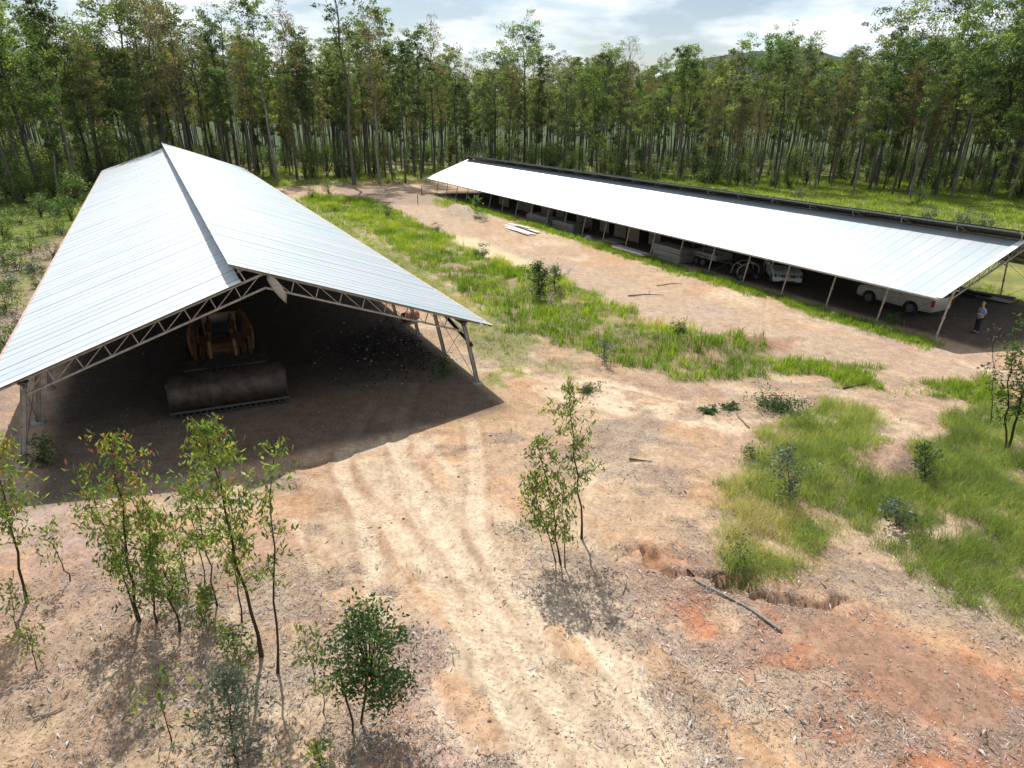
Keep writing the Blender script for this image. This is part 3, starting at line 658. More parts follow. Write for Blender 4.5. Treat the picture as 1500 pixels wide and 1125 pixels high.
    if ptype != 'H':
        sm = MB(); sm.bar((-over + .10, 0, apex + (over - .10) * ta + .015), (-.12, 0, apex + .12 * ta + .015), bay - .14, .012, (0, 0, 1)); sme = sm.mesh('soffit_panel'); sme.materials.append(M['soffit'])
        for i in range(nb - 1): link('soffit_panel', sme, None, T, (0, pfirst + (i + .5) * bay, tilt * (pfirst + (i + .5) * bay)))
    # bracing rods in the first bays
    for s in (-1, 1):
        me, foot, top = ptm[s]
        for j in (0, 4, 9):
            y0 = pfirst + j * bay; y1 = y0 + bay
            if ptype != 'H' and s < 0 and j == 0: pass
            for a, b_ in ((foot, top), (top, foot)):
                r = MB(); r.tube([(a[0], y0, a[2] + (.1 if a is foot else -.2) + tilt * y0), (b_[0], y1, b_[2] + (.1 if b_ is foot else -.2) + tilt * y1)], .011, 5); r.build('bracing_rod', M['steel_dark'], T)
    if ptype == 'H':
        s = 1; me, foot, top = ptm[s]
        r = MB(); r.bar((top[0] + .05, pfirst + bay, top[2] - .05), (top[0] + .32, pfirst - .15, top[2] - 1.05), .09, .12); r.build('knee_brace', M['char'], T, label='dark loose diagonal member at the right corner')
        fl = MB(); n = 7; pts = []
        for i in range(n):
            t = i / (n - 1)
            for j in range(4):
                v = j / 3; wd_ = .20 * math.sin(PI * (0.12 + .80 * t)) 
                pts.append((.10 + t * .55 + (v - .5) * wd_ * 1.0, pfirst - .12 - .22 * math.sin(t * PI) * (0.6 + .4 * v), apex - .05 - t * .95 + (v - .5) * .28))
        fl.add(pts, [(i * 4 + j, i * 4 + j + 1, (i + 1) * 4 + j + 1, (i + 1) * 4 + j) for i in range(n - 1) for j in range(3)])
        o = fl.build('loose_flap', M['flap'], T, smooth=True, label='pale torn sheet hanging from the truss apex')
        md = o.modifiers.new('s', 'SOLIDIFY'); md.thickness = .01
    return T
ANG1 = math.atan(0.352); ANG2 = math.atan(0.368)
shed('open_shed', 'wide open-sided gable shed with grey-blue left roof slope and white right slope, sheltering the loader', 23.6, 82.0, 2.85, 8.67, ANG1, 5.68, 1.12, .80, .0045, 3.70, 23,     .35, 8.22, .64, (M['roof_old'], M['roof_clean']), 'H', 2.7)
shed('long_shed', 'long low open-sided shed with glaring white roof and slim cream posts, sheltering the two cars', 18.7, 74.5, 42.30, 7.25, ANG2, 4.95, 1.15, .55, -.0050, 3.449, 22, .12, 6.45, .52, (M['roof_clean'], M['roof_clean']), 'P', 2.3)

# ------------------------------------------------------------------ vegetation kit
RN = np.random.RandomState
def leaves(centres, L, Wd, rng, droop=0.5, lv=None, spread=None):
    """diamond leaves: (n,3) centres -> verts, quads, lv. droop 0 random .. 1 hanging"""
    n = len(centres); az = rng.uniform(0, 2 * PI, n); el = rng.uniform(-1.0, 1.0, n) * (1 - droop) - droop * rng.uniform(0.7, 1.5, n)
    d = np.stack([np.cos(az) * np.cos(el), np.sin(az) * np.cos(el), np.sin(el)], 1)
    r = rng.normal(size=(n, 3)); s = np.cross(d, r); s /= np.linalg.norm(s, axis=1)[:, None] + 1e-9
    nn = np.cross(d, s)
    l = L * rng.uniform(0.65, 1.3, (n, 1)); w = Wd * rng.uniform(0.7, 1.3, (n, 1))
    V = np.stack([centres - d * l / 2, centres - d * l * .05 + s * w / 2 + nn * l * .06, centres + d * l / 2, centres - d * l * .05 - s * w / 2 + nn * l * .06], 1).reshape(-1, 3)
    Q = np.arange(n * 4).reshape(n, 4)
    if lv is None: lv = rng.uniform(0, 1, n)
    return V, Q, np.repeat(np.clip(lv, 0, 1), 4)
def limb_path(p, d, L, rng, n=4, up=0.25, wob=0.18):
    P = [np.array(p, float)]; d = np.array(d, float); d /= np.linalg.norm(d)
    for i in range(n):
        d = d + rng.normal(size=3) * wob + np.array([0, 0, up / n]); d /= np.linalg.norm(d); P.append(P[-1] + d * L / n)
    return P
def make_tree(seed, H, r0, start=0.38, nb=18, clump=0.62, per=34, leaf=(0.34, 0.15), spread=0.22, nsub=4, lean=0.02, sparse=1.0, dead=False):
    """trunk mesh (with limbs) and crown mesh, base at the origin"""
    rng = RN(seed); tb = MB(); n = 9
    P = [np.array([0, 0, -.4])]; off = rng.normal(size=2) * lean
    for i in range(1, n + 1):
        t = i / n; P.append(np.array([off[0] * H * t + rng.normal() * .012 * H * t, off[1] * H * t + rng.normal() * .012 * H * t, H * .97 * t]))
    R = [r0 * (1.12 if i == 0 else (1 - i / (n + .6)) ** .8) for i in range(n + 1)]
    tb.tube(P, R, 7)
    C = []; LV = []
    for b in range(nb):
        t = start + (0.985 - start) * ((b + rng.uniform(0, .8)) / nb) ** 0.85; k = t * n; i = min(int(k), n - 1); f = k - i
        p = P[i] * (1 - f) + P[i + 1] * f; az = b * 2.4 + rng.uniform(-.5, .5); el = rng.uniform(.35, .95)
        q_ = (t - start) / (1 - start); prof = .50 + .72 * math.sin(PI * (.12 + .80 * q_ ** 1.25))
        L = H * spread * prof * rng.uniform(.6, 1.2)
        lp = limb_path(p, (math.cos(az) * math.cos(el), math.sin(az) * math.cos(el), math.sin(el)), L, rng, 4, .5)
        rb = R[i] * .42; tb.tube(lp, [rb, rb * .8, rb * .6, rb * .4, rb * .22], 4, False)
        ends = [(lp[-1], 1.0), (lp[-2], .8)]
        for s in range(nsub):
            q = lp[rng.randint(1, 4)]; d = rng.normal(size=3); d[2] = abs(d[2]) * .7
            sp_ = limb_path(q, d, L * rng.uniform(.3, .55), rng, 2, .3); tb.tube(sp_, [rb * .4, rb * .28, rb * .12], 3, False); ends.append((sp_[-1], .9))
        if dead and rng.rand() < .5: continue
        bl = rng.uniform(.15, .75)
        for e, k_ in ends:
            if rng.rand() > sparse: continue
            m_ = int(per * .95 * k_ * rng.uniform(.6, 1.4)); cs = clump * rng.uniform(.7, 1.35)
            g = rng.normal(size=(m_, 3)); g /= np.linalg.norm(g, axis=1)[:, None] + 1e-9; g *= rng.uniform(.15, 1, (m_, 1)) ** .6
            c = e + g * np.array([cs, cs, cs * .58]); C.append(c); LV.append(np.clip(bl + rng.uniform(-.15, .15) + rng.normal(size=m_) * .14, 0, 1))
    C = np.vstack(C) if C else np.zeros((1, 3)); LV = np.concatenate(LV) if LV else np.zeros(1)
    V, Q, lv = leaves(C, leaf[0], leaf[1], rng, .45, LV)
    return tb.mesh('trunk', True), mesh_np('crown', V, Q, attrs=dict(lv=lv))
TV = []   # (trunk mesh, crown mesh, height, kind)
def variant(kind, mat, **k):
    a, b = make_tree(**k); a.materials.append(M['bark']); b.materials.append(M[mat]); TV.append((a, b, k['H'], kind))
variant('tall', 'leaf_far', seed=1, H=23, r0=.23, start=.48, nb=20, spread=.15, per=38)
variant('tall', 'leaf_far', seed=2, H=21, r0=.20, start=.42, nb=22, spread=.13, per=34)
variant('tall', 'leaf_far', seed=3, H=22, r0=.22, start=.54, nb=18, spread=.18, per=44, clump=.8)
variant('tall', 'leaf_far', seed=4, H=19, r0=.16, start=.42, nb=20, spread=.12, per=36)
variant('olive', 'leaf_brown', seed=5, H=21, r0=.18, start=.42, nb=22, spread=.13, per=30, leaf=(.26, .08))
variant('olive', 'leaf_brown', seed=6, H=18, r0=.15, start=.36, nb=22, spread=.13, per=30, leaf=(.26, .08))
variant('slim', 'leaf_far', seed=7, H=17, r0=.11, start=.45, nb=13, spread=.11, per=30)
variant('slim', 'leaf_far', seed=8, H=15, r0=.10, start=.35, nb=14, spread=.12, per=30)
variant('sparse', 'leaf_brown', seed=9, H=24, r0=.20, start=.55, nb=16, spread=.12, per=16, sparse=.7, leaf=(.24, .08))
variant('broad', 'leaf_far', seed=10, H=22, r0=.26, start=.30, nb=24, spread=.24, per=52, clump=.95)
variant('broad', 'leaf_far', seed=11, H=20, r0=.24, start=.22, nb=26, spread=.25, per=52, clump=.95, lean=.05)
variant('tall', 'leaf_far', seed=12, H=24, r0=.24, start=.50, nb=16, spread=.15, per=40, clump=.75)
# understorey shrubs and small trees
def make_bush(seed, Hh, rad, n, leaf, mat, stems=4, lo=.12):
    rng = RN(seed); tb = MB(); C = []; LV = []
    for s in range(stems):
        az = rng.uniform(0, 2 * PI); P = limb_path((0, 0, -.05), (math.cos(az) * .45, math.sin(az) * .45, 1), Hh * rng.uniform(.6, .9), rng, 4, .2, .15)
        tb.tube(P, [.03 * Hh / 2, .024 * Hh / 2, .018 * Hh / 2, .012 * Hh / 2, .006], 5, False)
    nc = max(7, n // 45)
    for i in range(nc):
        a = rng.uniform(0, 2 * PI); z = rng.uniform(lo, 1); r = rad * math.sqrt(max(0.02, 1 - ((z - .45) / .62) ** 2)) * rng.uniform(.35, 1)
        c0 = np.array([math.cos(a) * r, math.sin(a) * r, z * Hh]); m_ = n // nc; g = rng.normal(size=(m_, 3)) * np.array([.24, .24, .17]) * max(rad, Hh * .5)
        C.append(c0 + g * rng.uniform(.6, 1.1)); LV.append(np.full(m_, rng.uniform(.2, .75)) + rng.normal(size=m_) * .18)
        tb.tube([(0, 0, Hh * .15), c0 * np.array([.6, .6, .7]), c0], [.016 * Hh / 2, .01 * Hh / 2, .004], 3, False)
    C = np.vstack(C); C[:, 2] = np.maximum(C[:, 2], .04)
    V, Q, lv = leaves(C, leaf[0], leaf[1], rng, .25, np.concatenate(LV))
    a = tb.mesh('stem', True); a.materials.append(M['bark_dark']); b = mesh_np('foliage', V, Q, attrs=dict(lv=lv)); b.materials.append(M[mat]); return a, b
BV = [make_bush(21, 4.2, 1.5, 1500, (.22, .10), 'leaf_bush'), make_bush(22, 3.0, 1.4, 1200, (.20, .09), 'leaf_bush'), make_bush(23, 5.2, 1.3, 1500, (.22, .09), 'leaf_far'), make_bush(24, 1.5, .9, 700, (.15, .07), 'leaf_grey'), make_bush(25, 1.6, 1.0, 800, (.14, .06), 'leaf_bush')]
def place(name, var, label, cat, x, y, s, rz, group, parts=('trunk', 'crown'), sz=None, tilt=(0, 0)):
    o = thing(name, label, cat, (x, y, hz(x, y) - .03), rz, group)
    o.rotation_euler = (tilt[0], tilt[1], rz)
    link(parts[0], var[0], None, o); link(parts[1], var[1], None, o)
    o.scale = (s, s, sz or s); return o

# ------------------------------------------------------------------ the wood
rngT = random.Random(77)
def gum(px, py, top, vi, label, rz=None, tilt=(0, 0), group=None):
    x, y = G(px, py); H = height_at(px, py, px, top); v = TV[vi]; s = H / v[2]
    return place('gum_tree', v, label, 'tree', x, y, s, rngT.uniform(0, 6) if rz is None else rz, group, tilt=tilt), (x, y)
fixed = []
for a in [(519, 271, -60, 11, 'tallest gum tree behind the dirt turning area, its thick bare trunk rising past the others'),
          (1332, 292, 60, 0, 'gum tree with long leaning pale trunk standing in the lime grass beyond the long shed'),
          (1316, 277, 70, 3, 'straight grey-trunked gum just behind the leaning pale one beyond the long shed'),
          (1249, 287, 95, 1, 'lone grey trunk gum at the edge of the lime meadow with small brownish crown'),
          (1393, 292, 55, 2, 'forked-crown gum leaning right at the meadow edge beyond the shed near end'),
          (1133, 272, 55, 2, 'gum with rounded dark green crown and white branch fork beyond the long shed'),
          (1065, 268, 60, 6, 'short black-trunked tree at the meadow edge beyond the middle of the long shed'),
          (1214, 270, 110, 4, 'dark slanting trunk gum with olive crown at the meadow edge'),
          (556, 270, 30, 5, 'olive-crowned gum right of the tallest trunk behind the turning area'),
          (594, 268, 60, 3, 'narrow gum whose trunk stands left of the far shed end'),
          (617, 262, 45, 1, 'slim dark gum close to the far end of the long shed'),
          (637, 255, 35, 4, 'olive gum directly behind the far corner of the long shed'),
          (575, 265, 70, 7, 'thin young gum among the trunks behind the turning area'),
          (435, 262, 15, 4, 'olive-brown crowned gum rising behind the right roof slope of the near shed'),
          (215, 262, -25, 9, 'big spreading gum with bare crooked limbs above the near shed ridge'),
          (262, 250, 30, 10, 'broad dark green gum directly above the near shed ridge'),
          (60, 290, 30, 9, 'broad domed gum at the upper left of the wood'),
          (140, 275, 60, 10, 'spreading gum left of the near shed roof'),
          (350, 262, 0, 8, 'thin-crowned tall gum behind the near shed right slope'),
          (1450, 285, 20, 10, 'large bushy gum at the far right of the meadow'),
          (1360, 262, -40, 9, 'tallest broad gum at the upper right, its crown cut by the frame'),
          (1475, 265, -60, 9, 'very large hanging-branched gum in the top right corner'),
          (1525, 290, 40, 10, 'bushy gum just outside the right edge of the meadow')]:
    o, p = gum(*a[:4], a[4]); fixed.append(p)
pts = []
rr_ = np.random.RandomState(4)
cx_, cy_ = rr_.uniform(-150, 190, 70000), rr_.uniform(35, 255, 70000)
sd = sdf(F_line, cx_, cy_); th_ = np.degrees(np.arctan2(cx_, cy_))
ok = (sd > 0) & (np.abs(th_) < 52)
cx_, cy_, sd = cx_[ok], cy_[ok], sd[ok]
grid = {}
for x, y, s_ in zip(cx_, cy_, sd):
    dmin = (3.4 if s_ < 24 else 4.6) + (1.2 if s_ < 12 else 0) * 0 + rr_.rand() * 1.5
    key = (int(x // 6.2), int(y // 6.2)); clash = False
    for i in (-1, 0, 1):
        for j in (-1, 0, 1):
            for (a, b) in grid.get((key[0] + i, key[1] + j), ()):
                if (a - x) ** 2 + (b - y) ** 2 < dmin * dmin: clash = True
    if clash or any((a - x) ** 2 + (b - y) ** 2 < 9 for a, b in fixed): continue
    u_, w_ = to_uw(x, y)
    if u_ < 112 and -9 < w_ < 15: continue
    grid.setdefault(key, []).append((x, y)); pts.append((s_ , x, y))
front = [p for p in pts if p[0] < 26]; front.sort(key=lambda p: math.hypot(p[1], p[2]))
N_IND = 255
ind = front[:N_IND]; inds = set(ind)
rest = [p for p in pts if p not in inds]
KN = {'tall': ('dark-trunked gum, mid-green crown', 'gum_tree'), 'olive': ('gum with olive-brown crown', 'gum_tree'), 'slim': ('slim black-trunked gum', 'slim_gum_tree'),
      'sparse': ('nearly bare brown gum', 'gum_tree'), 'broad': ('broad deep-green gum', 'gum_tree')}
ZN = [(-36, 'at the far left frame edge'), (-30, 'left of the near shed roof'), (-25, 'above the near shed left eave'), (-20, 'above the near shed ridge'), (-15, 'above the near shed right slope'), (-10, 'behind the grass strip'), (-6, 'behind the turning area'),
      (-1, 'by the long shed far end'), (5, 'behind the long shed far third'), (12, 'behind the long shed middle'), (19, 'beyond the meadow, mid ridge'), (26, 'beyond the meadow, near ridge'), (32, 'beyond the silvery shrubs'), (99, 'at the right frame edge')]
def zone(x, y):
    a = math.degrees(math.atan2(x, y))
    for lim, z in ZN:
        if a < lim: return z
for s_, x, y in ind:
    vi = rngT.choices(range(12), [10, 14, 7, 12, 10, 12, 10, 12, 5, 5, 5, 4])[0]; v = TV[vi]; lab, nm = KN[v[3]]; z = zone(x, y)
    sc = rngT.uniform(.66, 1.14) * (1.14 if x < -38 or x > 62 else .97 if x < 30 else 0.9); lean = rngT.uniform(-.05, .05)
    hw_ = 'short' if sc < .80 else 'tall' if sc > .95 else 'medium'; row = 'edge' if s_ < 7 else 'second row' if s_ < 15 else 'deep'
    ln = ' leaning left' if lean < -.028 else ' leaning right' if lean > .028 else ''
    L_ = f"{hw_} {lab}{ln}, {row}, {z}"
    place(nm, v, L_, 'tree', x, y, sc, 0 if ln else rngT.uniform(0, 6.28), v[3] + ' gums ' + z, sz=sc * rngT.uniform(.9, 1.08), tilt=(rngT.uniform(-.03, .03), lean))
# deeper part of the wood: one mass, the same trees set out on points
def gn_mass(name, label, P, vars_, hscale=(.8, 1.05)):
    rng = RN(9); n = len(P); me = mesh_np(name, P)
    sc = rng.uniform(hscale[0], hscale[1], n)
    me.attributes.new('scl', 'FLOAT', 'POINT').data.foreach_set('value', sc.astype(np.float32))
    me.attributes.new('rz', 'FLOAT', 'POINT').data.foreach_set('value', rng.uniform(0, 6.28, n).astype(np.float32))
    me.attributes.new('idx', 'INT', 'POINT').data.foreach_set('value', rng.randint(0, len(vars_), n).astype(np.int32))
    o = link(name, me); tag(o, label, kind='stuff')
    g = bpy.data.node_groups.new(name, 'GeometryNodeTree'); g.interface.new_socket('Geometry', in_out='INPUT', socket_type='NodeSocketGeometry'); g.interface.new_socket('Geometry', in_out='OUTPUT', socket_type='NodeSocketGeometry')
    N, Lk = g.nodes.new, g.links.new; gi = N('NodeGroupInput'); go = N('NodeGroupOutput')
    jo = N('GeometryNodeJoinGeometry')
    for a, b in reversed(vars_):
        j = N('GeometryNodeJoinGeometry')
        for ob in (a, b):
            oi = N('GeometryNodeObjectInfo'); oi.transform_space = 'ORIGINAL'; oi.inputs['Object'].default_value = ob; oi.inputs['As Instance'].default_value = True; Lk(oi.outputs['Geometry'], j.inputs[0])
        gi2 = N('GeometryNodeGeometryToInstance'); Lk(j.outputs[0], gi2.inputs[0]); Lk(gi2.outputs[0], jo.inputs[0])
    ip = N('GeometryNodeInstanceOnPoints'); Lk(gi.outputs[0], ip.inputs['Points']); Lk(jo.outputs[0], ip.inputs['Instance']); ip.inputs['Pick Instance'].default_value = True
    def na(nm, t):
        d = N('GeometryNodeInputNamedAttribute'); d.data_type = t; d.inputs['Name'].default_value = nm; return [o_ for o_ in d.outputs if o_.enabled][0]
    Lk(na('idx', 'INT'), ip.inputs['Instance Index']); Lk(na('scl', 'FLOAT'), ip.inputs['Scale'])
    cx = N('ShaderNodeCombineXYZ'); Lk(na('rz', 'FLOAT'), cx.inputs[2]); Lk(cx.outputs[0], ip.inputs['Rotation']); Lk(ip.outputs[0], go.inputs[0])
    md = o.modifiers.new('set_out', 'NODES'); md.node_group = g; return o
src = []
for v in (0, 1, 3, 4, 5, 6, 7, 11):
    for o in bpy.data.objects:
        if o.type == 'MESH' and o.data == TV[v][0] and o.parent:
            c = [k for k in o.parent.children if k.data == TV[v][1]][0]; src.append((o, c)); break
RP = np.array([(x, y, hz(x, y)) for _, x, y in rest if math.hypot(x, y) < 250])
gn_mass('deep_woodland', 'deeper gum wood of many thin dark trunks merging behind the front trees', RP, src)
print('trees', len(ind), 'deep', len(RP))
# undergrowth shrubs among the trunks and at the wood edge
ub = []
for (px, py, vi, s, lab) in [(20, 290, 0, 1.35, 'large bright yellow-green bush at the left edge of the clearing'), (62, 275, 2, 1.1, 'rounded bright green bush right of the large one at the left edge'), (110, 300, 1, 1.2, 'bush close to the far left corner of the near shed roof'),
        (85, 318, 4, 1.3, 'leafy sapling with dark stem left of the near shed roof'), (15, 425, 3, .9, 'grey-green shrub beside the bare left ground'), (25, 395, 4, 1.25, 'bushy sapling on the bare ground left of the near shed'), (8, 510, 4, .9, 'shrub with white glints at the left frame edge'),
        (70, 345, 4, .9, 'low green shrub in the grass left of the near shed'), (62, 420, 4, .7, 'small bright shrub beside the near shed left eave'),
        (566, 318, 1, .55, 'rounded bush in the long grass near the turning area'), (482, 285, 1, .6, 'bush at the start of the grass strip behind the near shed'), (457, 292, 4, .9, 'small bush left of the rounded one in the grass strip'), (497, 262, 1, .6, 'bush by the wood edge behind the turning area'),
        (703, 325, 4, .8, 'leafy weed clump beside the sand heap'), (640, 342, 3, .6, 'small dark plant at the edge of the path'), (707, 378, 3, .8, 'grey-green plant in the grass strip before the path'),
        (1078, 322, 3, .9, 'grey-green shrub in the meadow behind the long shed ridge'), (1362, 322, 3, 1.05, 'rounded silvery shrub in the meadow, leftmost of the three by the ridge'), (1410, 330, 3, 1.15, 'tallest silvery shrub in the meadow by the ridge'), (1440, 335, 3, 1.1, 'rightmost silvery shrub in the meadow by the ridge'),
        (1170, 290, 3, .9, 'pale shrub on the meadow behind the middle of the ridge'), (1345, 300, 1, .8, 'dark bush at the foot of the leaning pale trunk')]:
    x, y = G(px, py); place('shrub', BV[vi], lab, 'shrub', x, y, s, rngT.uniform(0, 6), None, ('stem', 'foliage'))
wd_ = ['tall bushy', 'low round', 'slender', 'small grey', 'small green']
for i, (px, py, vi, s) in enumerate([(-20, 300, 0, 1.3), (5, 268, 2, 1.2), (38, 300, 0, .9), (45, 262, 0, 1.3), (85, 262, 2, 1.1), (95, 285, 0, 1.0), (125, 262, 0, 1.1), (130, 280, 1, 1.0), (60, 318, 1, .8), (30, 330, 4, 1.2), (105, 322, 1, .8), (5, 350, 1, .8), (90, 345, 4, 1.0), (45, 370, 4, 1.1),
        (5, 385, 4, 1.1), (78, 378, 4, .8), (50, 400, 3, .8), (10, 460, 4, 1.0), (-25, 430, 1, .8), (15, 545, 4, .7), (-20, 500, 2, .6), (150, 250, 2, 1.0), (30, 480, 3, .6)]):
    x, y = G(px, py); place('shrub', BV[vi], f"{wd_[vi]} scrub bush {'at the wood edge' if py < 290 else 'in the grassy scrub' if py < 375 else 'on the bare ground'}, {'by the frame edge' if px < 20 else 'between edge and eave' if px < 80 else 'close to the eave'}", 'shrub', x, y, s, i * 1.7, 'scrub bushes left of the near shed', ('stem', 'foliage'))
src = []
for v in (0, 1, 2, 4):
    for o in bpy.data.objects:
        if o.type == 'MESH' and o.data == BV[v][0] and o.parent:
            src.append((o, [k for k in o.parent.children if k.data == BV[v][1]][0])); break
bx_, by_ = rr_.uniform(-120, 150, 2400), rr_.uniform(60, 190, 2400); ok = (sdf(F_line, bx_, by_) > 1.5) & (np.abs(np.degrees(np.arctan2(bx_, by_))) < 50) & (fbm(bx_ * .08, by_ * .08, 91, 3) > .50)
BP = np.stack([bx_[ok], by_[ok], hgt(bx_[ok], by_[ok])], 1)
gn_mass('undergrowth', 'green undergrowth filling the wood between the trunks', BP, src, (.3, 1.15))
print('undergrowth', len(BP))
k_ = 0
for s_, x, y in sorted(rr_.permutation(np.array(pts))[:150].tolist(), key=lambda p: math.hypot(p[1], p[2])):
    if k_ > 120: break
    x += 1.5; z = zone(x, y); bi = rngT.choice([0, 1, 2, 2]); bs = rngT.uniform(.6, 1.5); q_ = 'small' if bs < .9 else 'large' if bs > 1.2 else 'medium'
    place('shrub', BV[bi], f"{q_} {['bushy', 'low spreading', 'slender upright'][bi]} understorey shrub, {'outer' if s_ < 10 else 'middle' if s_ < 30 else 'inner'} trunks, {z}", 'shrub', x, y, bs, rngT.uniform(0, 6), 'understorey shrubs ' + z, ('stem', 'foliage')); k_ += 1

# ------------------------------------------------------------------ saplings in the foreground
def top_at(bx, by, tx, ty):
    X, Y = G(bx, by); x, y = tx - 750, ty - 562.5
    x, y = (x * cr + y * sr) / FPX, (-x * sr + y * cr) / FPX
    t = Y / (cp - y * sp); return x * t - X, CAM_H + (-sp - y * cp) * t
def py_big(b): return b[1] > 750
def sapling(label, b, t, r0=.03, start=.35, nb=16, rad=.55, nl=900, leaf=(.13, .042), mat='leaf_near', red=.12, seed=0, prof=0, wob=.03, name='gum_sapling', cat='sapling', droop=.75, asym=None, group=None, bald=0.0):
    """b, t: base and tip as seen in the photograph; the stem stands on the ground at b"""
    if py_big(b): rad *= 1.38; nl = int(nl * 1.02); leaf = (leaf[0] * 1.18, leaf[1] * 1.12); red *= .6
    rng = RN(seed + 100); x0, y0 = G(*b); z0 = hz(x0, y0); dx, H = top_at(*b, *t); H -= z0 * 0.6
    o = thing(name, label, cat, (x0, y0, z0 - .02), 0, group)
    tb = MB(); n = 9; P = [np.array([0, 0, -.06])]; dy = rng.normal() * .06 * H
    for i in range(1, n + 1):
        s_ = i / n; P.append(np.array([dx * s_ ** 1.15 + rng.normal() * wob * H * .25, dy * s_ + rng.normal() * wob * H * .25, H * s_]))
    R = [r0 * (1.5 if i == 0 else 1.0) * (1 - i / (n + .4)) ** .75 + .002 for i in range(n + 1)]
    tb.tube(P, R, 7)
    C = []; LV = []; leafn = max(3, nl // (nb * 5))
    for k in range(nb):
        s_ = start + (1 - start) * ((k + rng.uniform(0, .9)) / nb); s_ = min(s_, .995); kk = s_ * n; i = min(int(kk), n - 1); f = kk - i
        p = P[i] * (1 - f) + P[i + 1] * f; az = k * 2.4 + rng.uniform(-.5, .5)
        if asym is not None and rng.rand() < .6: az = asym + rng.normal() * .7
        q = (s_ - start) / (1 - start)
        pr = (math.sin(PI * min(1, q * .85 + .12)) ** .8 if prof == 0 else (1 - q * .75) if prof == 1 else (.55 + .9 * q) * (1.0 if q < .85 else .6))
        L = rad * pr * rng.uniform(.7, 1.3) + .05; el = rng.uniform(.3, .9)
        lp = limb_path(p, (math.cos(az) * math.cos(el), math.sin(az) * math.cos(el), math.sin(el)), L, rng, 4, .1, .22)
        rb = max(.0025, R[i] * .38); tb.tube(lp, [rb, rb * .8, rb * .6, rb * .4, .0015], 4, False)
        base = rng.uniform(.15, .62) + .12 * q
        for j in range(5):
            tw0 = lp[rng.randint(1, 5)]; d = rng.normal(size=3) * .8; tw = limb_path(tw0, d + np.array([0, 0, -.2]), L * rng.uniform(.25, .55) + .05, rng, 2, -.2, .3)
            tb.tube(tw, [rb * .35, .002, .0012], 3, False)
            if rng.rand() < bald: continue
            for e in range(leafn):
                f2 = rng.uniform(0, 2); i2 = min(int(f2), 1); c = tw[i2] * (1 - f2 + i2) + tw[i2 + 1] * (f2 - i2)
                C.append(c + rng.normal(size=3) * .045 * (1 + rad) + np.array([0, 0, -leaf[0] * .35]))
                lv = np.clip(base + rng.normal() * .15, 0, .8)
                if rng.rand() < red * (.35 + 1.6 * q * q): lv = rng.uniform(.84, 1)
                LV.append(lv)
    V, Q, lv = leaves(np.array(C), leaf[0], leaf[1], rng, droop, np.array(LV))
    tb.build('stem', M['bark_dark'], o, True)
    link('foliage', mesh_np('foliage', V, Q, attrs=dict(lv=lv)), M[mat], o)
    return o
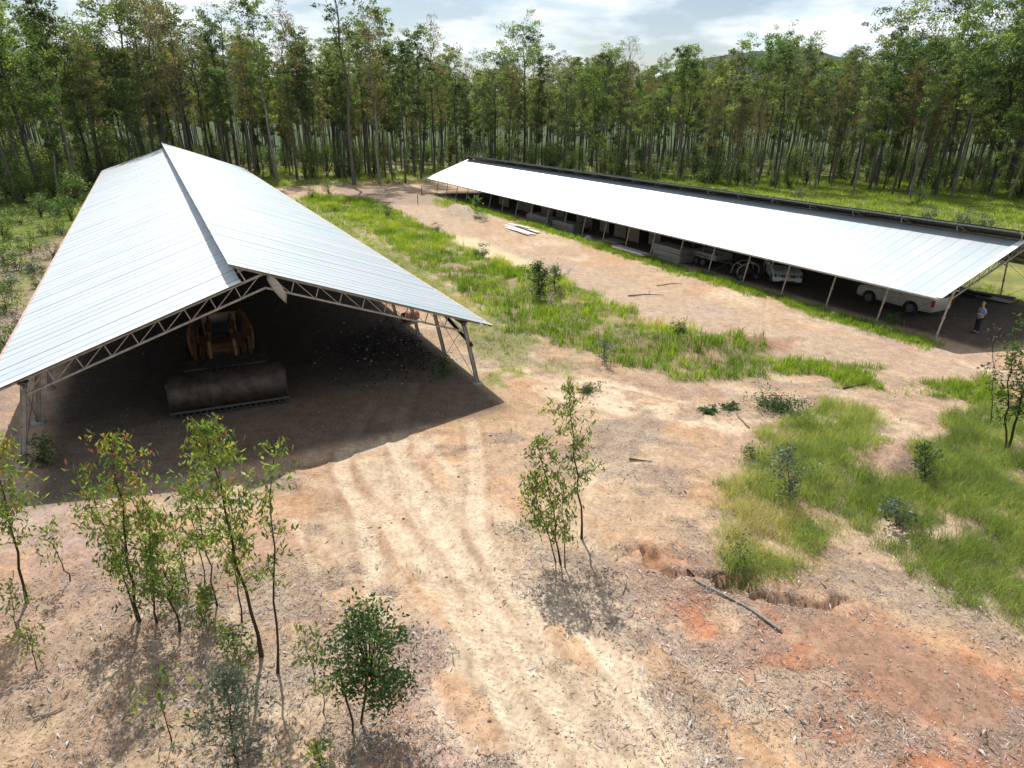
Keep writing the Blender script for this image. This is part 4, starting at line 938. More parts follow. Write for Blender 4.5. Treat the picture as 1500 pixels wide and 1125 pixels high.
for i, a in enumerate([
    ('tallest foreground sapling with drooping leaves, in front of the loader', (382, 955), (318, 592), dict(r0=.038, start=.36, nb=30, rad=.62, nl=1500, red=.14, prof=0)),
    ('slender sapling just right of the tallest one, leaves only along its upper half', (406, 985), (372, 672), dict(r0=.026, start=.42, nb=13, rad=.42, nl=360, red=.06)),
    ('thin bare-stemmed sapling left of the tallest one with a small leafy head', (353, 908), (325, 740), dict(r0=.018, start=.55, nb=7, rad=.3, nl=120, red=.05)),
    ('thin sapling stem in the middle of the left thicket', (317, 882), (288, 690), dict(r0=.02, start=.45, nb=12, rad=.45, nl=380, red=.08)),
    ('second thin stem in the thicket, close behind the first', (303, 865), (275, 700), dict(r0=.014, start=.45, nb=9, rad=.35, nl=240, red=.05)),
    ('sapling with red-tipped crown standing against the shed shade', (203, 905), (160, 630), dict(r0=.032, start=.30, nb=26, rad=.52, nl=1050, red=.30, prof=0)),
    ('low leafy sapling leaning left of the red-tipped one', (200, 902), (118, 735), dict(r0=.02, start=.35, nb=18, rad=.55, nl=750, red=.10, asym=3.1)),
    ('bushy sapling right of the red-tipped one, crown reaching low', (228, 905), (212, 745), dict(r0=.022, start=.12, nb=24, rad=.6, nl=1100, red=.05, prof=1)),
    ('crooked dark-stemmed sapling in front of the bushy one', (262, 922), (240, 800), dict(r0=.024, start=.40, nb=11, rad=.45, nl=330, red=.04, wob=.08)),
    ('short thin sapling behind the thicket with few leaves', (274, 858), (256, 765), dict(r0=.014, start=.4, nb=8, rad=.4, nl=200, red=.04)),
    ('sapling with orange and red new leaves at the left frame edge', (37, 877), (-12, 640), dict(r0=.032, start=.42, nb=24, rad=.62, nl=1150, red=.34)),
    ('tiny leaning seedling with a crooked stem in the leaf litter at left', (100, 845), (76, 765), dict(r0=.014, start=.35, nb=8, rad=.45, nl=110, red=.06, asym=3.0, wob=.1)),
    ('small sparse seedling on the bare mounds at lower left', (52, 975), (32, 920), dict(r0=.010, start=.3, nb=6, rad=.22, nl=70, red=.03)),
    ('small plant below the left edge sapling', (22, 918), (14, 850), dict(r0=.008, start=.2, nb=8, rad=.3, nl=130, red=.02)),
    ('slender sapling right of centre with orange-tinged hanging leaves', (852, 788), (832, 560), dict(r0=.03, start=.40, nb=22, rad=.45, nl=850, red=.16)),
    ('multi-stemmed sapling left of the slender one, leaves low and wide', (822, 826), (786, 640), dict(r0=.022, start=.22, nb=22, rad=.55, nl=760, red=.07, prof=1)),
    ('second stem of the central thicket with pale open foliage', (815, 822), (772, 690), dict(r0=.016, start=.3, nb=14, rad=.5, nl=520, red=.10, asym=2.9)),
    ('short stem at the right of the central thicket', (828, 830), (822, 690), dict(r0=.016, start=.3, nb=10, rad=.38, nl=300, red=.05)),
    ('spindly shrub with grey-green leaves at bottom left of the frame', (250, 1082), (222, 985), dict(r0=.010, start=.3, nb=9, rad=.45, nl=150, red=.03, leaf=(.12, .045))),
    ('dull grey-green bush cut by the bottom edge', (347, 1128), (330, 985), dict(r0=.022, start=.15, nb=26, rad=.62, nl=1250, red=.02, mat='leaf_grey', leaf=(.11, .034), prof=1, droop=.5)),
    ('thin crooked seedling between the grey bush and the round green bush', (472, 1042), (442, 925), dict(r0=.010, start=.25, nb=10, rad=.34, nl=160, red=.04, wob=.08)),
    ('few-leaved seedling at the bottom edge below the round green bush', (470, 1122), (462, 1085), dict(r0=.007, start=.2, nb=6, rad=.25, nl=60, red=.02)),
    ('low leafy weed at the foot of the tallest sapling', (345, 965), (338, 925), dict(r0=.007, start=.1, nb=12, rad=.40, nl=320, red=.0, droop=.2)),
    ('low weed under the thicket at left', (300, 905), (295, 860), dict(r0=.007, start=.1, nb=12, rad=.42, nl=380, red=.0, droop=.2)),
    ('small leafy plant beneath the bushy sapling', (250, 870), (248, 835), dict(r0=.007, start=.1, nb=10, rad=.35, nl=260, red=.0, droop=.2)),
    ('upright tree cut by the right frame edge, two dark stems in the tall grass', (1476, 660), (1512, 470), dict(r0=.045, start=.30, nb=26, rad=1.0, nl=1300, red=.02, mat='leaf_dark', leaf=(.15, .055), prof=0, droop=.4)),
    ('forked second stem beside the tree at the right edge', (1470, 662), (1478, 500), dict(r0=.035, start=.30, nb=16, rad=.7, nl=600, red=.02, mat='leaf_dark', leaf=(.15, .055), droop=.4)),
    ('bare grey twiggy sapling left of the right edge tree', (1452, 620), (1450, 470), dict(r0=.018, start=.45, nb=18, rad=.5, nl=90, red=.0, mat='leaf_grey', bald=.9)),
    ('dark rounded shrub in the grass strip between the sheds', (790, 440), (788, 386), dict(r0=.03, start=.08, nb=30, rad=1.05, nl=1900, red=.0, mat='leaf_dark', leaf=(.16, .06), name='shrub', cat='shrub', droop=.2)),
    ('lighter green shrub joined to the right of the dark rounded shrub', (812, 430), (812, 392), dict(r0=.02, start=.08, nb=20, rad=.8, nl=1000, red=.0, mat='leaf_bush', leaf=(.15, .05), name='shrub', cat='shrub', droop=.2)),
    ('glossy pale-leaved shrub in the dry grass beside the erosion gully', (1158, 735), (1150, 655), dict(r0=.02, start=.12, nb=26, rad=.72, nl=900, red=.0, mat='leaf_grey', leaf=(.11, .05), name='shrub', cat='shrub', droop=.15)),
    ('dark narrow shrub behind the bare mound in the tall grass', (1352, 715), (1356, 655), dict(r0=.018, start=.08, nb=20, rad=.5, nl=800, red=.0, mat='leaf_dark', leaf=(.10, .04), name='shrub', cat='shrub', droop=.1)),
    ('small pale broad-leaved weed in the tall grass', (1312, 775), (1310, 738), dict(r0=.010, start=.15, nb=10, rad=.38, nl=200, red=.0, mat='leaf_grey', leaf=(.13, .07), name='weed', cat='plant', droop=.1)),
    ('small leafy weed left of the pale shrub on bare soil', (1100, 672), (1098, 655), dict(r0=.007, start=.1, nb=10, rad=.4, nl=180, red=.0, mat='leaf_bush', name='weed', cat='plant', droop=.1)),
    ('low green weed at the lower corner of the dry grass clump', (1085, 835), (1083, 800), dict(r0=.007, start=.1, nb=12, rad=.4, nl=300, red=.0, mat='leaf_bush', leaf=(.08, .03), name='weed', cat='plant', droop=.1)),
    ('grey-green shrub at the near tip of the grass strip', (885, 535), (885, 500), dict(r0=.012, start=.08, nb=16, rad=.6, nl=600, red=.0, mat='leaf_grey', leaf=(.11, .04), name='shrub', cat='shrub', droop=.1)),
    ('small dark shrub by the red soil heap', (995, 500), (995, 480), dict(r0=.012, start=.08, nb=14, rad=.55, nl=420, red=.0, mat='leaf_dark', leaf=(.12, .05), name='shrub', cat='shrub', droop=.1)),
    ('shrub in the shade at the foot of the near right corner post', (650, 555), (650, 528), dict(r0=.012, start=.08, nb=14, rad=.7, nl=600, red=.0, mat='leaf_dark', leaf=(.12, .04), name='shrub', cat='shrub', droop=.1)),
    ('green shrub in the shade beside the front left corner post', (62, 685), (64, 648), dict(r0=.012, start=.08, nb=14, rad=.6, nl=600, red=.0, mat='leaf_dark', leaf=(.12, .045), name='shrub', cat='shrub', droop=.1)),
    ('light green weed growing under the long shed eave', (1305, 475), (1305, 462), dict(r0=.008, start=.08, nb=10, rad=.45, nl=300, red=.0, mat='leaf_bush', leaf=(.12, .05), name='weed', cat='plant', droop=.1)),
    ('young tree with pale round leaves at the far end of the long shed', (697, 310), (697, 288), dict(r0=.02, start=.2, nb=12, rad=.8, nl=400, red=.1, mat='leaf_bush', leaf=(.22, .12), droop=.2)),
    ]): sapling(a[0], a[1], a[2], seed=i, **a[3])
# round dense bush, two stems
def round_bush():
    x0, y0 = G(522, 1065); H = height_at(522, 1065, 545, 893); o = thing('round_bush', 'dense round green bush on two thin dark stems at bottom centre', 'bush', (x0, y0, hz(x0, y0)))
    rng = RN(8); tb = MB(); tb.tube(curve([(-.05, -.12, -.05), (-.03, -.1, .3), (-.12, -.05, .8), (-.2, 0, 1.4)], 4), .022, 6); tb.tube(curve([(.06, .1, -.05), (.12, .1, .3), (.22, .05, .8), (.3, 0, 1.5)], 4), .026, 6)
    C = []; LV = []; cx = np.array([.34, .05, H * .60])
    for i in range(64):
        g = rng.normal(size=3); g /= np.linalg.norm(g); g *= rng.uniform(.45, 1) ** .5
        c0 = cx + g * np.array([.80, .66, H * .36]); tb.tube([cx + np.array([0, 0, -.45]), (c0 + cx) / 2 + rng.normal(size=3) * .05, c0], [.012, .007, .003], 4, False)
        m_ = 50; C.append(c0 + rng.normal(size=(m_, 3)) * .15); LV.append(np.clip(.35 + .25 * g[2] + rng.normal() * .15 + rng.normal(size=m_) * .16, 0, 1))
    V, Q, lv = leaves(np.vstack(C), .105, .048, rng, .15, np.concatenate(LV)); tb.build('stem', M['bark_dark'], o, True)
    link('foliage', mesh_np('foliage', V, Q, attrs=dict(lv=lv)), M['leaf_dark'], o)
round_bush()

# ------------------------------------------------------------------ grass, litter, stones
def blades(px_, py_, hh, ww, rng, lv, bend=.45, per=1, spread=.1):
    n = len(px_)
    if per > 1:
        px_ = np.repeat(px_, per) + rng.normal(size=n * per) * np.repeat(spread, per) if np.ndim(spread) else np.repeat(px_, per) + rng.normal(size=n * per) * spread
        py_ = np.repeat(py_, per) + rng.normal(size=n * per) * spread; hh = np.repeat(hh, per); lv = np.repeat(lv, per); n = n * per
    pz = hgt(px_, py_) - .02; az = rng.uniform(0, 2 * PI, n); h = hh * rng.uniform(.55, 1.25, n); b = h * bend * rng.uniform(.3, 1.5, n)
    ca, sa = np.cos(az), np.sin(az); w = ww * rng.uniform(.7, 1.3, n) / 2
    fa = rng.uniform(0, PI, n); wx, wy = np.cos(fa) * w, np.sin(fa) * w
    B = np.stack([px_, py_, pz], 1); T = np.stack([ca * b, sa * b, h], 1); Mid = np.stack([ca * b * .3, sa * b * .3, h * .6], 1); Wv = np.stack([wx, wy, 0 * wx], 1)
    V = np.stack([B - Wv, B + Wv, B + Mid + Wv * .75, B + Mid - Wv * .75, B + T], 1).reshape(-1, 3); i = np.arange(n) * 5
    l = np.clip(lv + rng.normal(size=n) * .10, 0, 1)
    return V, np.stack([i, i + 1, i + 2, i + 3], 1), np.stack([i + 3, i + 2, i + 4], 1), np.repeat(l, 5)
def sow(name, label, region, dens, hfun, wdt, fn, seed, per=6, spread=.09, bend=.45, lvf=None, mat='grass'):
    rng = RN(seed); P = np.array(region); lo, hi = P.min(0), P.max(0); n = int((hi[0] - lo[0]) * (hi[1] - lo[1]) * dens)
    x, y = rng.uniform(lo[0], hi[0], n), rng.uniform(lo[1], hi[1], n); k = rng.rand(n) < fn(x, y); x, y = x[k], y[k]
    n1 = fbm(x * .5, y * .5, 61, 4); lv = lvf(x, y) if lvf else .30 + .75 * (n1 - .5) * 2 + .12
    V, Q, T, L = blades(x, y, hfun(x, y), wdt, rng, lv, bend, per, spread)
    o = link(name, mesh_np(name, V, Q, T, dict(lv=L)), M[mat]); tag(o, label, kind='stuff'); print(name, len(T)); return o
gt_strip = lambda x, y: mask_g(P_strip, x, y, 0.6, 0.9, 11, 0.9) * sst(.27, .44, fbm(x * .9, y * .9, 62, 3))
sow('tall_grass', 'bright lime-green long grass in the strip between the two sheds', P_strip, 15, lambda x, y: .06 + .85 * fbm(x * .9, y * .9, 63, 3) ** 1.3, .028, gt_strip, 5, 8, .12, .5, lambda x, y: .50 + 1.0 * (fbm(x * .35, y * .35, 64, 3) - .5) + .7 * (fbm(x * 1.4, y * 1.4, 94, 2) - .5))
gt_right = lambda x, y: right_mask(x, y) ** .7 * sst(.25, .42, fbm(x * 1.1, y * 1.1, 65, 3))
def lv_right(x, y):
    bx, by = G(1125, 770); e = np.exp(-(((x - bx) ** 2 + (y - by) ** 2) / 3.2)); gx, gy = G(1210, 640); e2 = np.exp(-(((x - gx) ** 2 + (y - gy) ** 2) / 7))
    return .40 + .9 * (fbm(x * .6, y * .6, 66, 4) - .5) + .5 * (fbm(x * 2.2, y * 2.2, 95, 2) - .5) + .50 * e + .22 * e2
sow('tall_grass', 'fine tall grass patch, straw-coloured on its left and green on its right', [p for p in P_right if p[0] < 26], 72, lambda x, y: .12 + .70 * fbm(x * 1.3, y * 1.3, 67, 3) * sst(0, .9, right_mask(x, y)), .012, gt_right, 6, 9, .10, .75, lv_right, 'grass_fine')
sow('tall_grass', 'scattered clumps of broad lime grass along the path near the long shed', P_clumps, 30, lambda x, y: .15 + .40 * fbm(x * .8, y * .8, 68, 3), .022, lambda x, y: mask_g(P_clumps, x, y, .3, .6, 14) * sst(.47, .58, fbm(x * .7, y * .7, 15, 3)), 7, 10, .10, .5, lambda x, y: .5 + .6 * (fbm(x, y, 69, 3) - .5))
nearreg = [(-58, 8), (34, 74)]
sow('short_grass', 'short tufts of green grass on the scraped earth', nearreg, 11, lambda x, y: .07 + .22 * fbm(x * .8, y * .8, 70, 3), .020, lambda x, y: grass_short(x, y) * (1 - grass_tall(x, y)) * .9, 8, 8, .10, .5, lambda x, y: .45 + .8 * (fbm(x * .5, y * .5, 71, 3) - .5))
sow('meadow_grass', 'lime-green meadow grass beyond the long shed and along the wood edge', [(-70, 55), (110, 135)], 3.2, lambda x, y: .22 + .45 * fbm(x * .3, y * .3, 72, 3), .06, lambda x, y: grass_short(x, y) * sst(60, 66, y + x * .2), 9, 5, .25, .5, lambda x, y: .45 + .9 * (fbm(x * .12, y * .12, 73, 3) - .5))
uu, ww = RN(3).uniform(18, 80, 2600), RN(4).normal(34.55, .55, 2600); ex, ey = UW(uu, ww); kk = fbm(uu * .35 + 3, ww * .6, 21, 3) > .36; rg = RN(5)
V, Q, T, L = blades(ex[kk], ey[kk], .16 + .32 * fbm(ex[kk], ey[kk], 74, 2), .028, rg, .42 + .5 * (fbm(ex[kk] * .5, ey[kk] * .5, 75, 2) - .5), .5, 9, .12)
tag(link('eave_grass', mesh_np('eave_grass', V, Q, T, dict(lv=L)), M['grass']), 'band of green grass growing along the front eave of the long shed', kind='stuff')
def litter():
    rng = RN(12); n = 210000; r = 5.5 * np.exp(rng.uniform(0, math.log(34 / 5.5), n)); a = rng.uniform(-.86, .86, n); x, y = r * np.sin(a), r * np.cos(a)
    k = rng.rand(n) < litter_density(x, y) * 2.0 * sst(34, 20, r) ** .3 * np.clip((r / 12) ** 0, 0, 1); x, y = x[k], y[k]; n = len(x); z = hgt(x, y) + .008
    az = rng.uniform(0, 2 * PI, n); tilt = rng.normal(size=n) * .28; L = rng.uniform(.03, .105, n) * (1 + (rng.rand(n) < .06) * 1.3); Wd = L * rng.uniform(.10, .26, n); roll = rng.normal(size=n) * .5; arch = rng.uniform(-.1, .35, n) * L
    d = np.stack([np.cos(az) * np.cos(tilt), np.sin(az) * np.cos(tilt), np.abs(np.sin(tilt))], 1); s = np.stack([-np.sin(az) * np.cos(roll), np.cos(az) * np.cos(roll), np.sin(roll)], 1)
    C = np.stack([x, y, z + arch * .3 + .012], 1); up = np.array([0, 0, 1.0]); h = (L / 2)[:, None]; w = (Wd / 2)[:, None]; ar = arch[:, None]
    V = np.stack([C - d * h, C - s * w + up * ar, C + s * w + up * ar, C + d * h + s * w * .6], 1).reshape(-1, 3)
    lv = np.repeat(rng.rand(n), 4); i = np.arange(n) * 4
    T = np.concatenate([np.stack([i, i + 2, i + 1], 1), np.stack([i + 1, i + 2, i + 3], 1)])
    k = NM('dry_leaf_litter'); c = k.ramp(k.attr('lv'), [(0, (0.09, 0.065, 0.05)), (.25, (0.20, 0.15, 0.115)), (.6, (0.33, 0.28, 0.25)), (1, (0.50, 0.46, 0.43))]); mat = k.out(k.bsdf(c, .7, 0, .3))
    tag(link('leaf_litter', mesh_np('leaf_litter', V, None, T, dict(lv=lv)), mat), 'grey dry gum leaves and bark strips lying on the bare earth', kind='stuff'); print('litter', n)
litter()
def pebbles():
    rng = RN(13); n = 22000; r = 5.5 * np.exp(rng.uniform(0, math.log(48 / 5.5), n)); a = rng.uniform(-.86, .86, n); x, y = r * np.sin(a), r * np.cos(a)
    k = rng.rand(n) < .2 + .8 * sst(.5, .65, fbm(x * .7, y * .7, 81, 3)); x, y = x[k], y[k]; n = len(x); z = hgt(x, y); s = rng.uniform(.007, .018, n) * (1 + (rng.rand(n) < .04) * 1.5) * (1 + r[k] / 60)
    base = np.array([(1, 0, 0), (0, 1, 0), (-1, 0, 0), (0, -1, 0), (0, 0, .7), (0, 0, -.5)]); f = np.array([(0, 1, 4), (1, 2, 4), (2, 3, 4), (3, 0, 4), (1, 0, 5), (2, 1, 5), (3, 2, 5), (0, 3, 5)])
    V = (base[None] * s[:, None, None] * rng.uniform(.6, 1.3, (n, 6, 1)) + np.stack([x, y, z + s * .2], 1)[:, None]).reshape(-1, 3); T = (f[None] + (np.arange(n) * 6)[:, None, None]).reshape(-1, 3)
    k = NM('small_stones'); c = k.ramp(k.attr('lv'), [(0, (0.16, 0.09, 0.06)), (.5, (0.36, 0.25, 0.17)), (1, (0.58, 0.50, 0.42))]); mat = k.out(k.bsdf(c, .9, 0, .2))
    tag(link('loose_stones', mesh_np('loose_stones', V, None, T, dict(lv=np.repeat(rng.rand(n), 6))), mat), 'small loose stones and clods on the bare earth', kind='stuff')
pebbles()
# heap of rubble and dug earth inside the near shed
def rubble():
    rng = RN(14); cx, cy = G(585, 505); n = 2600; x = cx + rng.normal(size=n) * 1.8; y = cy + rng.normal(size=n) * 1.9; kk = to_uw(x, y)[1] < 10.6; x, y, s_ = x[kk], y[kk], None; n = len(x); e = np.exp(-((x - cx) ** 2 + (y - cy) ** 2) / 9); z = hgt(x, y) + e * .28 * rng.uniform(0, 1, n); s = rng.uniform(.02, .085, n)
    base = np.array([(1, 0, 0), (0, 1, 0), (-1, 0, 0), (0, -1, 0), (0, 0, .7), (0, 0, -.7)]); f = np.array([(0, 1, 4), (1, 2, 4), (2, 3, 4), (3, 0, 4), (1, 0, 5), (2, 1, 5), (3, 2, 5), (0, 3, 5)])
    V = (base[None] * s[:, None, None] * rng.uniform(.5, 1.4, (n, 6, 1)) + np.stack([x, y, z], 1)[:, None]).reshape(-1, 3); T = (f[None] + (np.arange(n) * 6)[:, None, None]).reshape(-1, 3)
    k = NM('rubble_lumps'); c = k.ramp(k.attr('lv'), [(0, (0.03, 0.024, 0.02)), (.85, (0.09, 0.065, 0.05)), (.96, (0.2, .17, .15)), (1, (0.7, 0.68, 0.65))]); mat = k.out(k.bsdf(c, .85, 0, .3))
    tag(link('rubble_heap', mesh_np('rubble_heap', V, None, T, dict(lv=np.repeat(rng.rand(n), 6))), mat), 'spread heap of dark rubble with white scraps on the near shed floor', kind='stuff')
rubble()

# ------------------------------------------------------------------ fallen wood
def stick(name, label, pts, r, seed=0, forks=2, mat='deadwood', lift=.03, cat='branch'):
    W_ = [G(*p) for p in pts]; x0, y0 = W_[0]; z0 = hz(x0, y0); o = thing(name, label, cat, (x0, y0, z0)); rng = RN(seed)
    P = [(x - x0, y - y0, hz(x, y) - z0 + lift + (0 if i % 2 else .03)) for i, (x, y) in enumerate(W_)]; P = curve(P, 5); n = len(P)
    tb = MB(); tb.tube(P, [r * (1 - .75 * i / n) for i in range(n)], 7); tb.build('limb', M[mat], o, True)
    if forks:
        f = MB()
        for j in range(forks):
            i = rng.randint(n // 3, n - 2); f.tube(limb_path(P[i], (rng.normal(), rng.normal(), .25), rng.uniform(.3, .9), rng, 3, -.1), [r * .35, r * .3, r * .2, r * .1], 5)
        f.build('twig', M[mat], o, True)
    return o
stick('fallen_branch', 'long pale fallen branch lying across the red earth by the gully', [(1143, 926), (1098, 893), (1060, 872), (1022, 852), (1010, 838), (1008, 822)], .045, 1, 3)
stick('fallen_branch', 'short grey stick on the sand right of the gully', [(1208, 862), (1196, 848)], .022, 2, 0)
stick('fallen_branch', 'small dark stick at the head of the gully', [(1006, 835), (1030, 838), (1062, 836)], .03, 3, 1, 'bark_dark')
stick('fallen_branch', 'short pale stick left of the gully', [(912, 868), (918, 850)], .02, 4, 0)
stick('fallen_branch', 'thin dark stick lying on the yard in front of the long shed', [(920, 437), (945, 434), (972, 435)], .04, 5, 1, 'bark_dark')
stick('fallen_branch', 'crooked dark stick on the path below the shed eave', [(962, 418), (985, 416), (1000, 417)], .03, 6, 1, 'bark_dark')
stick('fallen_branch', 'grey bent branch at the tip of the cut-branch pile', [(1162, 660), (1155, 625), (1140, 605), (1130, 590)], .03, 7, 3)
stick('fallen_branch', 'grey stick beside the small cut branches', [(1098, 626), (1080, 612), (1068, 598)], .03, 8, 2)
stick('fallen_branch', 'short red-brown root lying on the bare slope', [(922, 673), (955, 674)], .035, 9, 0, 'bark_dark')
stick('fallen_branch', 'brown stick in the litter at the lower left', [(48, 1048), (75, 1040), (96, 1030)], .025, 10, 1)
stick('fallen_branch', 'dead pale log lying among the trunks beyond the long shed', [(1100, 270), (1130, 268), (1145, 267)], .16, 11, 1)
stick('fallen_branch', 'long dark fallen trunk in the meadow at the right edge', [(1395, 303), (1440, 303), (1500, 304)], .14, 12, 1, 'bark')
stick('fallen_branch', 'dark fallen branch beside the grass strip tip', [(1235, 570), (1260, 562), (1290, 558)], .035, 13, 1, 'bark_dark')
def brush(label, px, py, rad, H, n, seed):
    x0, y0 = G(px, py); o = thing('cut_branches', label, 'branches', (x0, y0, hz(x0, y0))); rng = RN(seed); tb = MB(); C = []
    for i in range(11):
        a = rng.uniform(0, 6.28); P = limb_path((math.cos(a) * rad * .3, math.sin(a) * rad * .3, .05), (rng.normal(), rng.normal(), .25), rad * rng.uniform(.7, 1.3), rng, 3, -.1); tb.tube(P, [.02, .016, .01, .005], 5, False)
        for q in P[1:]:
            m_ = n // 33; g = rng.normal(size=(m_, 3)) * np.array([.3, .3, .12]) * rad * .8; c = q + g; c[:, 2] = np.abs(c[:, 2]) * 1.0 + .03; C.append(c)
    V, Q, lv = leaves(np.vstack(C), .13, .045, rng, .2, None); tb.build('limb', M['deadwood'], o, True); link('foliage', mesh_np('foliage', V, Q, attrs=dict(lv=lv * .7)), M['leaf_dark'], o)
brush('largest pile of cut leafy branches on the bare slope beside the grass', 1143, 600, .95, .5, 1500, 1)
brush('small cut leafy branch left of the large pile', 1037, 604, .35, .3, 420, 2)
brush('second small cut branch between the first and the large pile', 1068, 602, .28, .2, 300, 3)
brush('green cut branch at the end of the pale ridge near the shed corner', 862, 575, .45, .3, 420, 4)

# ------------------------------------------------------------------ paints and glass
M['paint_white'] = simple('dusty_white_paint', (0.62, 0.62, 0.60), 0.3, 0.0, 0.5, var=.12, scale=2, bump=.02)
M['paint_cream'] = simple('dusty_cream_paint', (0.44, 0.40, 0.33), 0.35, 0.0, 0.5, var=.18, scale=2, bump=.02)
M['glass'] = simple('dark_car_glass', (0.015, 0.018, 0.02), 0.08, 0, .8, var=.1, bump=0)
M['tyre'] = simple('black_tyre', (0.025, 0.024, 0.023), 0.85, var=.3)
M['alloy'] = simple('grey_alloy', (0.22, 0.22, 0.22), 0.35, .8)
M['black'] = simple('black_plastic', (0.03, 0.03, 0.03), 0.6)
M['lamp'] = simple('clear_lamp', (0.55, 0.57, 0.58), 0.15, .3, .8)
M['red'] = simple('red_lamp', (0.35, 0.02, 0.015), 0.25)
M['chrome'] = simple('bright_chrome', (0.7, 0.7, 0.7), 0.18, 1.0)
M['plate'] = simple('number_plate', (0.6, 0.6, 0.55), 0.5)
M['orange'] = simple('faded_orange_machine_paint', (0.20, 0.085, 0.02), 0.6, var=.4, scale=4, col2=(0.06, 0.035, 0.02))
M['machine'] = simple('worn_dark_machine_steel', (0.06, 0.05, 0.042), 0.6, .4, var=.5, scale=3)
M['bucket'] = simple('scraped_rusty_bucket_steel', (0.085, 0.062, 0.048), 0.5, .5, var=.6, scale=2.5)
M['skin'] = simple('skin', (0.50, 0.29, 0.20), 0.5, var=.1)
M['shirt'] = simple('light_blue_shirt', (0.22, 0.32, 0.50), 0.85, var=.15, scale=20)
M['trousers'] = simple('dark_trousers', (0.025, 0.026, 0.03), 0.9, var=.2)
M['hair'] = simple('grey_hair', (0.30, 0.27, 0.24), 0.8)
M['board'] = simple('pale_brown_board', (0.34, 0.27, 0.20), 0.8, var=.3, scale=2)
M['fibro'] = simple('grey_weathered_sheet', (0.36, 0.34, 0.31), 0.85, var=.35, scale=3)
M['blue'] = simple('blue_tarpaulin', (0.05, 0.12, 0.32), 0.5)
M['whiteboard'] = simple('white_coated_board', (0.75, 0.75, 0.73), 0.5, var=.1)
M['drum'] = simple('dull_red_drum', (0.30, 0.10, 0.07), 0.55, .2, var=.4)

# ------------------------------------------------------------------ cars (front faces local -Y, length along Y)
def wheel(parent, x, y, r, w, side):
    o = bpy.data.objects.new('wheel', None); COL.objects.link(o); o.parent = parent; o.location = (x, y, r)
    t = MB(); t.lathe([(r * .62, -w / 2), (r * .93, -w / 2), (r, -w * .32), (r, w * .32), (r * .93, w / 2), (r * .62, w / 2)], 24, axis='x'); t.build('tyre', M['tyre'], o, True)
    h = MB(); h.lathe([(.01, -.02), (r * .60, -.02), (r * .63, .05), (r * .63, .09)], 20, axis='x')
    for k in range(6):
        a = k * PI / 3; h.bar((.0, 0, 0), (.03 , math.cos(a) * r * .58, math.sin(a) * r * .58), .05, .05, (1, 0, 0))
    rim = h.build('rim', M['alloy'], o, False, loc=(side * w * .33, 0, 0)); rim.rotation_euler = (0, 0, 0 if side > 0 else PI)
def arch(cy, r, n=7): return [(cy - r * math.cos(PI * i / (n - 1)), .42 + r * math.sin(PI * i / (n - 1)) * .98) for i in range(n)]
def loft(name, stations, mat, parent, close=True, smooth=True):
    """stations: list of rings (same count) of points"""
    b = MB(); n = len(stations[0]); vs = [p for s_ in stations for p in s_]
    fs = [(i * n + j, i * n + (j + 1) % n, (i + 1) * n + (j + 1) % n, (i + 1) * n + j) for i in range(len(stations) - 1) for j in range(n)]
    if close: fs += [tuple(range(n - 1, -1, -1)), tuple((len(stations) - 1) * n + j for j in range(n))]
    b.add(vs, fs); return b.build(name, mat, parent, smooth)
